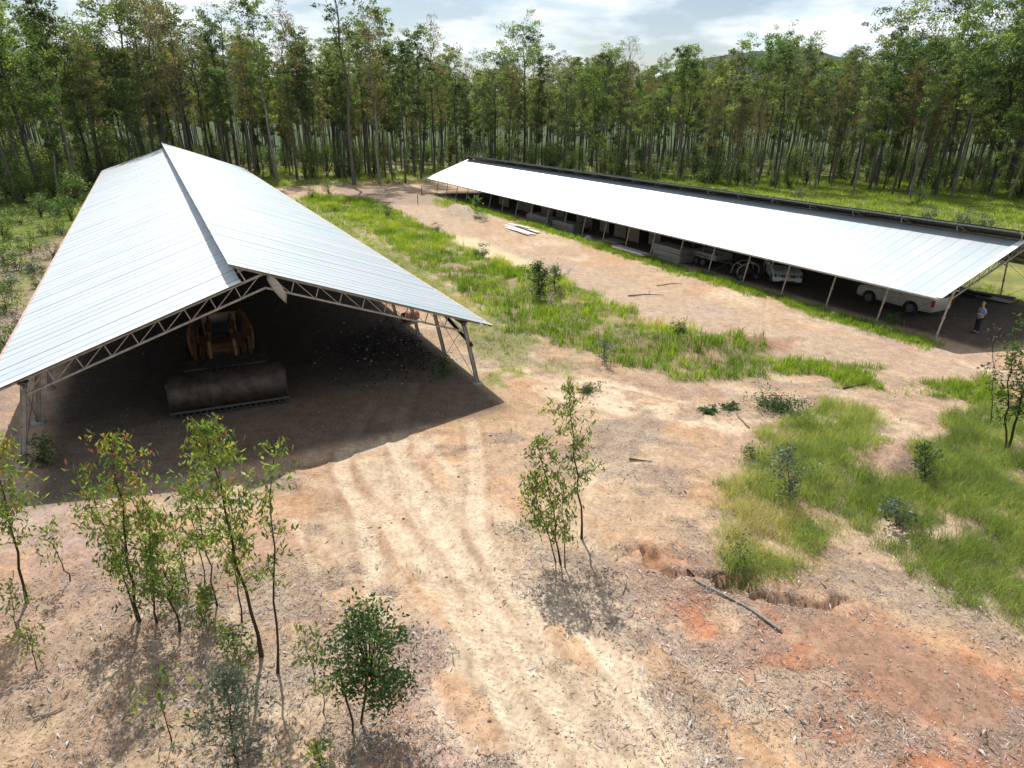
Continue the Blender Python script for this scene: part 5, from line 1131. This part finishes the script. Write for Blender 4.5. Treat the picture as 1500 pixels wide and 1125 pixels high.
def car(name, label, x, y, rz, paint, L, Wd, wb, f_over, hood, belt, roof, cab, kind, group=None):
    o = thing(name, label, 'car', (x, y, hz(x, y)), rz, group); h = Wd / 2; wr = .39
    yf = -L / 2; fw = yf + f_over; rw = fw + wb; yr = L / 2
    lo = .36
    prof = [(yf + .06, .40), (yf, .55), (yf + .02, .78), (yf + .10, hood - .12), (yf + .35, hood - .02), (cab[0] + .02, belt + .02), (cab[3], belt + .03), (yr - .05, belt), (yr, belt - .12), (yr, .55), (yr - .06, .42)]
    under_ = [(rw + .50, lo)] + [(rw + .50 * math.cos(PI * i / 8), lo + .50 * math.sin(PI * i / 8)) for i in range(1, 8)] + [(rw - .50, lo), (fw + .50, lo)] + [(fw + .50 * math.cos(PI * i / 8), lo + .50 * math.sin(PI * i / 8)) for i in range(1, 8)] + [(fw - .50, lo)]
    pts = prof + under_
    st = []
    for s_, ins in ((-1, .05), (-.985, .0), (-.86, -.0), (0, -.015), (.86, 0), (.985, 0), (1, .05)):
        ring = []
        cyy, czz = 0, .75
        for (py, pz) in pts:
            k = 1 - ins * .6
            xx = s_ * h * (1 - .035 * max(0, (abs(py) - L * .38)) / (L * .12)) * (1.0 if pz < belt - .15 else .985)
            ring.append((xx, cyy + (py - cyy) * (1 - ins * .10), czz + (pz - czz) * (1 - ins) + (0.03 if abs(s_) < .5 and py < cab[0] and pz > hood - .2 else 0)))
        st.append(ring)
    loft('body', st, M[paint], o)
    # greenhouse
    a0, a1, a2, a3 = cab; ti = .16
    def ring(z, ya, yb, xi): return [(-h + xi, ya, z), (h - xi, ya, z), (h - xi, yb, z), (-h + xi, yb, z)]
    g = MB(); r1, r2, r3 = ring(belt - .02, a0, a3, .06), ring(roof - .05, a1, a2, .06 + ti), ring(roof, a1 + .12, a2 - .12, .16 + ti)
    g.add(r1 + r2 + r3, [(i, (i + 1) % 4, 4 + (i + 1) % 4, 4 + i) for i in range(4)] + [(4 + i, 4 + (i + 1) % 4, 8 + (i + 1) % 4, 8 + i) for i in range(4)] + [(8, 9, 10, 11)])
    g.build('roof', M[paint], o, False, bevel=.02)
    def lerp3(p, q, t): return tuple(p[i] + (q[i] - p[i]) * t for i in range(3))
    def pane(nm, A, B, C, D, u0, u1, v0, v1, nrm, lbl=None):
        f = lambda u, v: Vector(lerp3(lerp3(A, B, u), lerp3(D, C, u), v)) + Vector(nrm) * .006
        b = MB(); q = [f(u0, v0), f(u1, v0), f(u1, v1), f(u0, v1)]; b.add(q + [p + Vector(nrm) * .012 for p in q], [(0, 1, 2, 3), (4, 5, 6, 7), (0, 1, 5, 4), (1, 2, 6, 5), (2, 3, 7, 6), (3, 0, 4, 7)]); w_ = b.build(nm, M['glass'], o)
        if lbl: w_['label'] = lbl
    pane('windscreen', r1[0], r1[1], r2[1], r2[0], .05, .95, .10, .92, (0, -.8, .4)); pane('rear_window', r1[3], r1[2], r2[2], r2[3], .08, .92, .2, .9, (0, .9, .3))
    nw = 3 if kind == 'wagon' else 2
    for s_, (A, B, C, D) in ((-1, (r1[0], r1[3], r2[3], r2[0])), (1, (r1[1], r1[2], r2[2], r2[1]))):
        for j in range(nw): pane('window', A, B, C, D, .07 + j * .88 / nw, .07 + (j + 1) * .88 / nw - .03, .12, .90, (s_, 0, .15))
        for j in range(2):
            yy = a0 + .35 + j * (a3 - a0 - .3) / 2.3; b = MB(); b.box((s_ * (h + .012), yy + .62, belt - .14), (.03, .17, .035)); b.build('door_handle', M['chrome'] if kind != 'wagon' else M[paint], o)
            b = MB(); b.box((s_ * (h - .004), yy - .05, (belt + .45) / 2), (.012, .012, belt - .52)); b.build('door_seam', M['black'], o)
        b = MB(); b.box((s_ * (h + .13), a0 + .42, belt + .12), (.16, .12, .19)); b.box((s_ * (h + .02), a0 + .44, belt + .06), (.14, .05, .04)); b.build('mirror', M[paint], o, bevel=.02)
        b = MB(); b.box((s_ * (h - .03), (fw + rw) / 2, .36), (.16, wb - 1.1, .06)); b.build('side_step', M['black'], o)
        b = MB(); b.prism([(s_ * (h - .06), .70), (s_ * (h - .52), .72), (s_ * (h - .55), .88), (s_ * (h - .02), .93)], yf + .0, yf + .10, 'y'); hl = b.build('headlight', M['black'], o); b = MB(); b.lathe([(.01, -.012), (.075, -.012), (.075, .01), (.01, .01)], 12, (s_ * (h - .26), yf - .005, .81), 'y'); b.lathe([(.01, -.012), (.055, -.012), (.055, .01), (.01, .01)], 12, (s_ * (h - .43), yf - .005, .80), 'y'); b.build('lens', M['lamp'], hl)
        b = MB(); b.box((s_ * (h - .03), yr - .02, belt - .22), (.14, .12, .36)); b.build('tail_light', M['red'], o)
        b = MB(); b.lathe([(.01, 0), (.07, 0), (.07, .03), (.01, .03)], 12, (s_ * (h - .28), yf - .025, .48), 'y'); b.build('fog_light', M['lamp'], o)
    b = MB()
    for z_ in (.74, .80, .86): b.box((0, yf - .028, z_), (Wd - 1.12, .012, .014))
    b.build('grille', M['chrome'], o); b = MB(); b.box((0, yf + .0, .80), (Wd - 1.00, .05, .22)); b.build('grille_backing', M['black'], o)
    b = MB(); b.box((0, yf + .0, .52), (Wd - .35, .12, .17)); b.build('bumper', M[paint], o, bevel=.03); b = MB(); b.box((0, yf - .055, .45), (Wd - .9, .04, .10)); b.build('lower_intake', M['black'], o)
    b = MB(); b.box((0, yf - .075, .56), (.37, .015, .12)); b.build('number_plate', M['plate'], o)
    if kind == 'ute':
        b = MB()
        ringp = [(.085 * math.cos(2 * PI * i / 16), 0, .085 * math.sin(2 * PI * i / 16)) for i in range(17)]; b.tube(ringp, .008, 5)
        for seg in ([(-.035, 0, .07), (0, 0, .01), (.035, 0, .07)], [(-.068, 0, .03), (-.032, 0, -.06), (0, 0, .01), (.032, 0, -.06), (.068, 0, .03)]): b.tube(seg, .007, 4)
        b.build('badge', M['chrome'], o, loc=(0, yf - .04, .80))
    # load bed
    if kind in ('ute', 'tray'):
        b = MB(); b.box((0, (a3 + yr) / 2 + .02, belt + .06), (Wd - .14, yr - a3 - .10, .05)); b.build('bed_cover', M['black'], o, bevel=.01)
    for s_ in (-1, 1):
        for yy in (fw, rw): wheel(o, s_ * (h - .13), yy, wr, .25, s_)
    return o
ux, uy = 19.5, 47.0
car('utility_truck', 'white utility truck facing out of the long shed near end, front grille and headlights showing', ux, uy, -.21, 'paint_white', 5.2, 1.92, 3.09, .90, 1.06, 1.12, 1.80, (-.95, -.25, .95, 1.25), 'ute', None)
ux, uy = UW(23.7, 40.2)
c2 = car('off_road_wagon', 'cream four-wheel-drive parked side-on under the near end of the long shed', ux, uy, TH + PI, 'paint_cream', 4.95, 1.94, 2.75, .92, 1.12, 1.18, 1.93, (-1.05, -.45, 1.55, 1.95), 'wagon', None)
rk = MB()
for yy in (-.2, .4, 1.0): rk.box((0, yy, 1.99), (1.4, .05, .04))
for s_ in (-1, 1): rk.box((s_ * .70, .4, 2.01), (.04, 1.7, .05))
rk.build('roof_rack', M['rust'], c2)

# ------------------------------------------------------------------ machines
def loader():
    """crawler loader, front towards local -Y, wide bucket on the ground"""
    x, y = UW(26.2, 1.25); o = thing('track_loader', 'orange tracked loader with wide rusty bucket resting on the near shed floor', 'loader', (x, y, hz(x, y)), TH - .06)
    bw = 2.05
    prof = [(-.75, .03), (-.10, .02), (.42, .10), (.80, .38), (.98, .80), (.98, 1.18), (.86, 1.46), (.62, 1.60), (.56, 1.55), (.78, 1.38), (.87, 1.14), (.87, .82), (.70, .46), (.36, .20), (-.10, .12), (-.75, .08)]
    # the bucket is turned over forward: curved back and cutting bars face the viewer
    b = MB(); n = 14; arc = [(.15 - 1.0 * math.cos(a), .78 + .78 * math.sin(a)) for a in np.linspace(-1.25, 1.9, n)]; inn = [(.15 - .94 * math.cos(a), .78 + .72 * math.sin(a)) for a in np.linspace(-1.25, 1.9, n)]
    b.prism(arc + inn[::-1], -bw, bw, 'x'); bk = b.build('bucket', M['bucket'], o, True)
    for s_ in (-1, 1):
        b = MB(); b.prism(arc + [(.62, 1.5), (.55, .12)], s_ * (bw + .002), s_ * (bw + .055), 'x'); b.build('side_plate', M['machine'], bk)
        b = MB(); b.box((s_ * (bw + .07), -.25, .9), (.06, .5, 1.0)); b.build('wear_bar', M['steel_dark'], bk)
    for z_, yy in ((.30, -.62), (.05, -.42)):
        b = MB(); b.bar((-bw - .1, yy - .12, z_), (bw + .1, yy - .12, z_), .06, .07); b.build('cutting_edge', M['steel_dark'], bk)
    for i in range(19):
        xx = -bw + .05 + i * (2 * bw - .1) / 18; b = MB(); b.bar((xx, -.76, .33), (xx, -.60, .02), .07, .05); b.build('tooth', M['steel_dark'], bk)
    for xx in (-.7, .75): b = MB(); b.prism([(y_ - .02, z_ + .015) for y_, z_ in arc[4:10]] + [(y_ + .05, z_ - .03) for y_, z_ in arc[4:10]][::-1], xx - .04, xx + .04, 'x'); b.build('wear_strip', M['machine'], bk)
    b = MB(); b.box((0, .62, 1.60), (3.3, .75, .07), Matrix.Rotation(.22, 3, 'X')); b.box((0, .26, 1.54), (3.0, .06, .16)); b.build('spill_guard', M['machine'], o)
    for i in range(6): b = MB(); b.box((-.55 + i * .25, .12, 1.52), (.05, .36, .26), Matrix.Rotation(.5, 3, 'X')); b.build('rib', M['machine'], o)
    for s_ in (-1, 1):
        arm = [(.5, 1.15), (1.0, 1.35), (1.9, 1.75), (2.9, 2.45), (3.8, 2.75), (4.3, 2.55), (4.3, 2.30), (3.75, 2.42), (3.0, 2.10), (2.1, 1.38), (1.1, .98), (.55, .88)]
        b = MB(); b.prism(arm, s_ * .98, s_ * 1.12, 'x'); b.build('lift_arm', M['orange'], o, bevel=.01)
        b = MB(); b.tube([(s_ * 1.05, 4.2, 1.1), (s_ * 1.05, 2.9, 1.9)], .10, 10); b.tube([(s_ * 1.05, 2.9, 1.9), (s_ * 1.05, 2.2, 1.6)], .05, 8); b.build('lift_cylinder', M['orange'], o, True)
        b = MB(); b.tube([(s_ * .38, 3.6, 2.55), (s_ * .42, 2.3, 2.35)], .09, 10); b.tube([(s_ * .42, 2.3, 2.35), (s_ * .46, 1.2, 1.9)], .045, 8); b.build('tilt_cylinder', M['orange'], o, True)
        b = MB(); b.prism([(.9, 1.5), (1.25, 2.35), (1.5, 2.40), (1.55, 2.2), (1.2, 1.3)], s_ * .42, s_ * .52, 'x'); b.build('bell_crank', M['orange'], o)
        # tracks
        tr = [(1.7, .42), (1.82, .15), (2.1, .04), (4.9, .04), (5.25, .18), (5.35, .5), (5.2, .82), (4.9, .96), (2.15, .90), (1.82, .72)]
        b = MB(); b.prism(tr, s_ * 1.18, s_ * 1.62, 'x'); t = b.build('track', M['machine'], o)
        P_ = [Vector((0, *p)) for p in tr]; tot = 0
        for i in range(len(P_)):
            p, q = P_[i], P_[(i + 1) % len(P_)]; L_ = (q - p).length; m_ = max(1, int(L_ / .2))
            for j in range(m_):
                c = p + (q - p) * ((j + .5) / m_); d = (q - p).normalized(); nn = Vector((0, d.z, -d.y)); c = c + nn * -.02 if nn.dot(c - Vector((0, 3.5, .5))) < 0 else c + nn * .02
                sh = MB(); ang_ = math.atan2(d.z, d.y); sh.box((s_ * 1.40, c.y, c.z), (.50, .03, .09), Matrix.Rotation(ang_, 3, 'X')); sh.build('track_shoe', M['machine'], t)
    b = MB(); b.box((0, 1.55, 1.42), (1.95, .12, .16)); b.build('crossbar', M['orange'], o, label='bright orange crossbar between the lift arms')
    b = MB(); b.box((0, 2.4, .95), (1.5, 1.3, .9)); b.build('chassis', M['machine'], o, bevel=.03)
    b = MB(); b.prism([(1.75, 1.2), (1.75, 1.78), (2.1, 1.95), (3.3, 2.0), (3.3, 1.0)], -.62, .62, 'x'); hd = b.build('hood', M['orange'], o, bevel=.02)
    for i in range(7): b = MB(); b.box((0, 1.735, 1.22 + i * .075), (1.05, .03, .035)); b.build('grille_bar', M['black'], hd)
    b = MB(); b.box((0, 4.5, 1.3), (1.9, 1.6, 1.1)); b.build('engine_cover', M['orange'], o, bevel=.04)
    cab_ = MB()
    for sx in (-1, 1):
        for yy in (3.35, 4.6): cab_.box((sx * .62, yy, 2.35), (.08, .08, 1.1))
    cab_.box((0, 3.97, 2.93), (1.5, 1.5, .08)); cb = cab_.build('cab_frame', M['orange'], o)
    b = MB(); b.box((0, 3.35, 2.35), (1.15, .02, 1.0)); b.build('cab_glass', M['glass'], cb); b = MB(); b.box((0, 4.0, 2.0), (.55, .5, .12)); b.box((0, 4.25, 2.3), (.5, .12, .6)); b.build('seat', M['black'], cb, bevel=.03)
    for s_ in (-1, 1): b = MB(); b.tube(curve([(s_ * 1.15, 2.0, 1.6), (s_ * 1.22, 2.4, 2.3), (s_ * 1.0, 3.1, 2.85), (s_ * .8, 3.5, 2.95)], 5), .06, 8); b.build('guard_rail', M['orange'], o, True)
    return o
loader()
def trailer():
    x, y = UW(38.4, 38.2); o = thing('box_trailer', 'grey twin-axle box trailer in the shade left of the white utility truck', 'trailer', (x, y, hz(x, y)), TH)
    b = MB(); b.box((0, 0, .62), (1.7, 2.9, .06)); b.build('floor', M['fibro'], o)
    for s_ in (-1, 1):
        b = MB(); b.box((s_ * .85, 0, .84), (.04, 2.9, .38)); b.build('side_panel', M['fibro'], o); b = MB(); b.box((0, s_ * 1.45, .84), (1.66, .04, .38)); b.build('end_panel', M['fibro'], o)
        b = MB(); b.box((s_ * 1.0, .0, .78), (.26, 1.5, .04)); b.build('mudguard', M['fibro'], o)
        for yy in (-.38, .38): wheel(o, s_ * 1.0, yy, .32, .2, s_)
    b = MB(); b.bar((.4, -1.4, .55), (0, -2.5, .50), .07, .09); b.bar((-.4, -1.4, .55), (0, -2.5, .50), .07, .09); b.build('drawbar', M['steel_dark'], o)
    for yy in (-1.2, 0, 1.2): b = MB(); b.tube([(-.82, yy, 1.0), (-.82, yy, 1.75), (.82, yy, 1.75), (.82, yy, 1.0)], .02, 6); b.build('hoop', M['steel'], o)
trailer()
def quad():
    x, y = UW(33.6, 37.0); o = thing('old_machine', 'small dark machine with pale tube frame standing left of the white utility truck', 'machine', (x, y, hz(x, y)), TH + 1.2)
    b = MB(); b.box((0, 0, .55), (.6, 1.1, .35)); b.lathe([(.05, -.3), (.28, -.3), (.28, .3), (.05, .3)], 14, (0, .1, .8), 'x'); b.build('engine', M['machine'], o, bevel=.03)
    for s_ in (-1, 1):
        b = MB(); b.tube(curve([(s_ * .45, -.8, .35), (s_ * .5, -.75, 1.0), (s_ * .5, 0, 1.25), (s_ * .45, .7, .9), (s_ * .45, .8, .35)], 4), .03, 6); b.build('frame_tube', M['flap'], o, True)
        for yy in (-.6, .6): wheel(o, s_ * .55, yy, .28, .2, s_)
    b = MB(); b.tube([(-.5, -.5, 1.2), (.5, -.5, 1.2)], .03, 6); b.tube([(-.5, .5, 1.1), (.5, .5, 1.1)], .03, 6); b.build('crossbar', M['flap'], o)
    b = MB(); b.box((0, .35, .95), (.4, .5, .12)); b.build('seat', M['black'], o, bevel=.03)
quad()

# ------------------------------------------------------------------ person
def skin_mesh(name, nodes, edges, mat, parent, sub=2, root=0):
    me = bpy.data.meshes.new(name); me.from_pydata([n[0] for n in nodes], edges, []); ob = bpy.data.objects.new(name, me); COL.objects.link(ob)
    md = ob.modifiers.new('skin', 'SKIN'); md.use_smooth_shade = True
    for i, n in enumerate(nodes):
        r = n[1]; me.skin_vertices[0].data[i].radius = r if hasattr(r, '__len__') else (r, r)
    me.skin_vertices[0].data[root].use_root = True
    s_ = ob.modifiers.new('s', 'SUBSURF'); s_.levels = sub; s_.render_levels = sub
    dg = bpy.context.evaluated_depsgraph_get(); dg.update(); ev = ob.evaluated_get(dg); out = bpy.data.meshes.new_from_object(ev); bpy.data.objects.remove(ob)
    out.polygons.foreach_set('use_smooth', np.ones(len(out.polygons), bool)); out.materials.clear()
    return link(name, out, mat, parent)
def person():
    x, y = G(1429, 488); z = hz(x, y)
    o = thing('person', 'man in light blue shirt and dark trousers standing under the long shed, looking down', 'person', (x, y, z), 0)
    # faces -x; y is his side axis
    N = [((0, 0, .95), (.13, .15)), ((0.0, 0, 1.10), (.125, .15)), ((.0, 0, 1.28), (.13, .17)), ((.01, 0, 1.42), (.11, .165)), ((-.005, 0, 1.50), .06), ((-.03, 0, 1.57), .055), ((-.05, 0, 1.66), (.088, .078)), ((-.05, 0, 1.75), (.085, .072))]
    E_ = [(0, 1), (1, 2), (2, 3), (3, 4), (4, 5), (5, 6), (6, 7)]
    for s_ in (-1, 1):
        b = len(N)
        N += [((0, s_ * .10, .86), .095), ((-.01, s_ * .11, .50), .062), ((.02, s_ * .12, .12), .042), ((-.03, s_ * .125, .05), .045), ((-.15, s_ * .14, .04), .04)]
        E_ += [(0, b), (b, b + 1), (b + 1, b + 2), (b + 2, b + 3), (b + 3, b + 4)]
        b = len(N)
        N += [((.01, s_ * .19, 1.40), .058), ((.02, s_ * .25, 1.13), .045), ((-.19, s_ * .13, 1.13), .034), ((-.25, s_ * .09, 1.16), .03)]
        E_ += [(3, b), (b, b + 1), (b + 1, b + 2), (b + 2, b + 3)]
    skin_mesh('body', N, E_, M['skin'], o)
    for s_ in (-1, 1):
        for k in range(5):
            q = (k - 2) * .016; P = [((-.24, s_ * .09 + q, 1.165), .011), ((-.285, s_ * .075 + q, 1.175), .010), ((-.31, s_ * .055 + q, 1.19), .009)]
            if k == 0: P = [((-.235, s_ * .07, 1.175), .012), ((-.255, s_ * .04, 1.20), .010), ((-.28, s_ * .03, 1.205), .009)]
            skin_mesh('finger', P, [(0, 1), (1, 2)], M['skin'], o, 1)
    N2 = [((0, 0, .93), (.15, .175)), ((0, 0, 1.10), (.15, .175)), ((0, 0, 1.28), (.15, .19)), ((.01, 0, 1.41), (.125, .18)), ((.0, 0, 1.475), .078)]
    E2 = [(0, 1), (1, 2), (2, 3), (3, 4)]
    for s_ in (-1, 1):
        b = len(N2); N2 += [((.01, s_ * .20, 1.395), .075), ((.02, s_ * .25, 1.22), .068), ((.02, s_ * .252, 1.15), .066)]; E2 += [(3, b), (b, b + 1), (b + 1, b + 2)]
    skin_mesh('shirt', N2, E2, M['shirt'], o)
    N3 = [((0, 0, .96), (.145, .165))]; E3 = []
    for s_ in (-1, 1):
        b = len(N3); N3 += [((0, s_ * .10, .84), .115), ((-.01, s_ * .115, .50), .085), ((.02, s_ * .122, .13), .072)]; E3 += [(0, b), (b, b + 1), (b + 1, b + 2)]
    skin_mesh('trousers', N3, E3, M['trousers'], o)
    for s_ in (-1, 1):
        b = MB(); b.box((-.07, s_ * .135, .045), (.30, .10, .09)); b.build('shoe', M['black'], o, bevel=.03)
        b = MB(); b.lathe([(.005, -.012), (.02, -.01), (.02, .01), (.005, .012)], 8, (-.04, s_ * .082, 1.70), 'y'); b.build('ear', M['skin'], o)
        b = MB(); b.box((-.132, s_ * .032, 1.715), (.01, .02, .012)); b.build('eye', M['black'], o)
    b = MB(); b.prism([(-.128, 1.715), (-.165, 1.68), (-.13, 1.67)], -.012, .012, 'y'); b.build('nose', M['skin'], o)
    b = MB(); b.box((-.128, 0, 1.645), (.01, .05, .010)); b.build('mouth', M['drum'], o)
    b = MB(); n = 10; vs = []; 
    for i in range(4):
        t = i / 3 * 1.15
        for j in range(n):
            a = 2 * PI * j / n; vs.append((-.035 + .098 * math.cos(a) * math.cos(t) + .012, .086 * math.sin(a) * math.cos(t), 1.72 + .10 * math.sin(t) - (.03 if math.cos(a) > 0 else -.025)))
    b.add(vs, [(i * n + j, i * n + (j + 1) % n, (i + 1) * n + (j + 1) % n, (i + 1) * n + j) for i in range(3) for j in range(n)] + [tuple(30 + j for j in range(n))]); b.build('hair', M['hair'], o, True)
    return x, y, z
px_, py_, pz_ = person()
ph = MB(); ph.box((0, 0, 0), (.012, .15, .08), Matrix.Rotation(.6, 3, 'Y')); ho = ph.build('phone', M['black'], None, loc=(px_ - .30, py_, pz_ + 1.205)); tag(ho, 'small dark phone held in the hands of the man in the shed', 'phone')

# ------------------------------------------------------------------ stored goods under the long shed
def stack(label, u, w, Lu, Lw, n, th, seed, mat='fibro', name='sheet_stack', part='sheet'):
    x, y = UW(u, w); o = thing(name, label, 'stack', (x, y, hz(x, y)), TH); r = random.Random(seed)
    me = MB().box((0, 0, 0), (Lw, Lu, th * .72)).mesh(part, bevel=.008); me.materials.append(M[mat])
    for i in range(n): link(part, me, None, o, (r.uniform(-.09, .09), r.uniform(-.14, .14), .06 + i * th + th / 2), (r.uniform(-.01, .01), r.uniform(-.006, .006), r.uniform(-.03, .03)))
    return o
stack('tall stack of grey weathered sheets between posts, left of the trailer', 41.0, 36.6, 3.4, 1.5, 13, .085, 1)
stack('low pale stack of sheets lying half in grass, left of the tall stack', 44.6, 35.0, 4.2, .9, 4, .07, 2)
stack('grey sheet stack in the fourth bay from the left among the stores', 62.3, 36.6, 4.4, 1.3, 9, .08, 3)
stack('second grey sheet stack, right of the other under the far bays', 57.0, 36.6, 4.0, 1.3, 9, .08, 4)
stack('small stack of boards near the blue tarpaulin', 49.0, 36.4, 2.2, 1.1, 3, .08, 5, 'timber')
r_ = random.Random(6); pw_me = None
nb_ = ['first', 'second', 'third', 'fourth', 'fifth', 'sixth', 'seventh', 'eighth', 'ninth', 'tenth', 'eleventh', 'twelfth', 'thirteenth']
for i, u in enumerate([46.5, 48.8, 51.2, 54.2, 56.5, 58.7, 61.8, 64.0, 66.2, 69.4, 71.5, 74.5, 76.8]):
    x, y = UW(u, 38.9 + r_.uniform(-.4, .4)); b = MB(); w_ = r_.uniform(1.2, 1.8); hgt_ = r_.uniform(1.5, 2.1)
    arc_ = [(-w_ / 2 + w_ * k / 8, .22 * math.sin(PI * k / 8)) for k in range(9)]; b.prism([(p[1], p[0]) for p in arc_] + [(p[1] + .05, p[0]) for p in arc_[::-1]], 0, hgt_, 'z')
    o = b.build('storage_panel', M['board'], None, loc=(x, y, hz(x, y) - .02), rot=(0, 0, TH + r_.uniform(-.12, .12))); o.name = 'storage_panel'
    tag(o, nb_[i] + ' curved brown panel beyond the tall sheet stack under the long shed', 'panel', 'curved brown panels stored in the long shed')
def crumple(label, px, py, s_, mat, seed, name='tarpaulin', cat='tarpaulin'):
    x, y = G(px, py); rng = RN(seed); n = 9; V = []
    for i in range(n):
        for j in range(n):
            a, b = i / (n - 1) - .5, j / (n - 1) - .5; V.append((a * s_ + rng.normal() * .04 * s_, b * s_ * .8 + rng.normal() * .04 * s_, max(0, (.25 - a * a - b * b)) * s_ * 1.4 * rng.uniform(.4, 1.2) + .01))
    o = link(name, mesh_np(name, V, [(i * n + j, i * n + j + 1, (i + 1) * n + j + 1, (i + 1) * n + j) for i in range(n - 1) for j in range(n - 1)], smooth=False), M[mat], None, (x, y, hz(x, y))); md = o.modifiers.new('s', 'SOLIDIFY'); md.thickness = .02; tag(o, label, cat)
crumple('crumpled blue tarpaulin on the ground in front of the curved panels', 838, 344, 1.1, 'blue', 1)
crumple('white plastic bag heap beside the blue tarpaulin', 832, 338, .8, 'whiteboard', 2, 'plastic_bag', 'bag')
crumple('grey plastic scrap right of the blue tarpaulin', 862, 352, 1.2, 'flap', 3, 'plastic_scrap', 'scrap')
crumple('small white scrap lying in grass under the long shed eave', 1220, 461, .45, 'whiteboard', 4, 'plastic_scrap', 'scrap')
crumple('white scrap beneath the second car near the front post', 1303, 483, .4, 'whiteboard', 5, 'plastic_scrap', 'scrap')
for i, (a, b, lab) in enumerate([((740, 331), (783, 345), 'left one of the white boards lying on the path'), ((746, 329), (789, 343), 'middle white board of the group on the path'), ((741, 335), (776, 346), 'short white board nearest the grass strip'), ((757, 333), (775, 338), 'broken white board piece on top of the others')]):
    (x0, y0), (x1, y1) = G(*a), G(*b); L_ = math.hypot(x1 - x0, y1 - y0); bm_ = MB().box((0, 0, 0), (.34, L_, .045)); o = bm_.build('white_board', M['whiteboard'], None, bevel=.006, loc=((x0 + x1) / 2, (y0 + y1) / 2, hz((x0 + x1) / 2, (y0 + y1) / 2) + .05 + .05 * i), rot=(.01 * i, .02, math.atan2(y1 - y0, x1 - x0) - PI / 2))
    o.name = 'white_board'; tag(o, lab, 'board', 'white boards on the path')
for i, (u, w, L_, a, mt, lab) in enumerate([(24.5, 46.8, 3.2, .2, 'char', 'long blackened beam lying at the back of the long shed'), (23.4, 47.6, 2.6, -.2, 'char', 'blackened beam crossing behind the long one'), (25.6, 46.4, 2.2, .5, 'char', 'short charred beam furthest from the man'), (22.8, 48.5, 3.0, .05, 'timber', 'pale weathered plank on the charred beams'), (24.0, 48.0, 2.4, -.4, 'timber', 'grey plank tilted across the beam pile')]):
    x, y = UW(u, w); b = MB().box((0, 0, 0), (L_, .22, .16)); o = b.build('old_beam', M[mt], None, bevel=.02, loc=(x, y, hz(x, y) + .14 + .07 * (i % 3)), rot=(0, .05 * (i % 2), TH + PI / 2 + a)); o.name = 'old_beam'; tag(o, lab, 'beam', 'old beams piled at the back of the long shed')
x, y = UW(21.9, 48.4); b = MB().box((0, 0, 0), (2.2, 1.3, .04)); o = b.build('flat_panel', M['board'], None, bevel=.005, loc=(x, y, hz(x, y) + .08), rot=(.02, .02, TH + .2)); tag(o, 'pale brown flat panel lying on the ground behind the man', 'panel')
x, y = UW(33.9, 11.5); b = MB(); b.lathe([(.01, -.45), (.29, -.45), (.29, -.15), (.305, -.14), (.305, -.11), (.29, -.10), (.29, .12), (.305, .13), (.305, .16), (.29, .17), (.29, .45), (.01, .45)], 18, axis='x'); o = b.build('steel_drum', M['drum'], None, True, loc=(x, y, hz(x, y) + .30), rot=(0, 0, .8)); tag(o, 'dull red drum lying on its side between the right posts of the near shed', 'drum')
# leaning marker post in the long grass, wire fence posts at the far corner
x, y = G(797, 457); dx, H_ = top_at(797, 457, 811, 428); b = MB(); b.tube([(0, 0, -.1), (dx, .05, H_)], .055, 8); o = b.build('marker_post', M['flap'], None, True, loc=(x, y, hz(x, y))); tag(o, 'pale grey pipe leaning out of the long grass below the dark shrub', 'post')
for (px, py, lab) in [(618, 286, 'thin dark fence post by the far corner of the long shed'), (612, 300, 'short fence post in the grass near the far corner'), (576, 262, 'grey fence post at the edge of the turning area')]:
    x, y = G(px, py); b = MB(); b.tube([(0, 0, -.1), (.02, 0, 1.25)], .05, 6); b.lathe([(.02, 0), (.06, .01), (.06, .03), (.02, .04)], 8, (.02, 0, 1.24)); o = b.build('fence_post', M['steel_dark'], None, loc=(x, y, hz(x, y))); tag(o, lab, 'post')
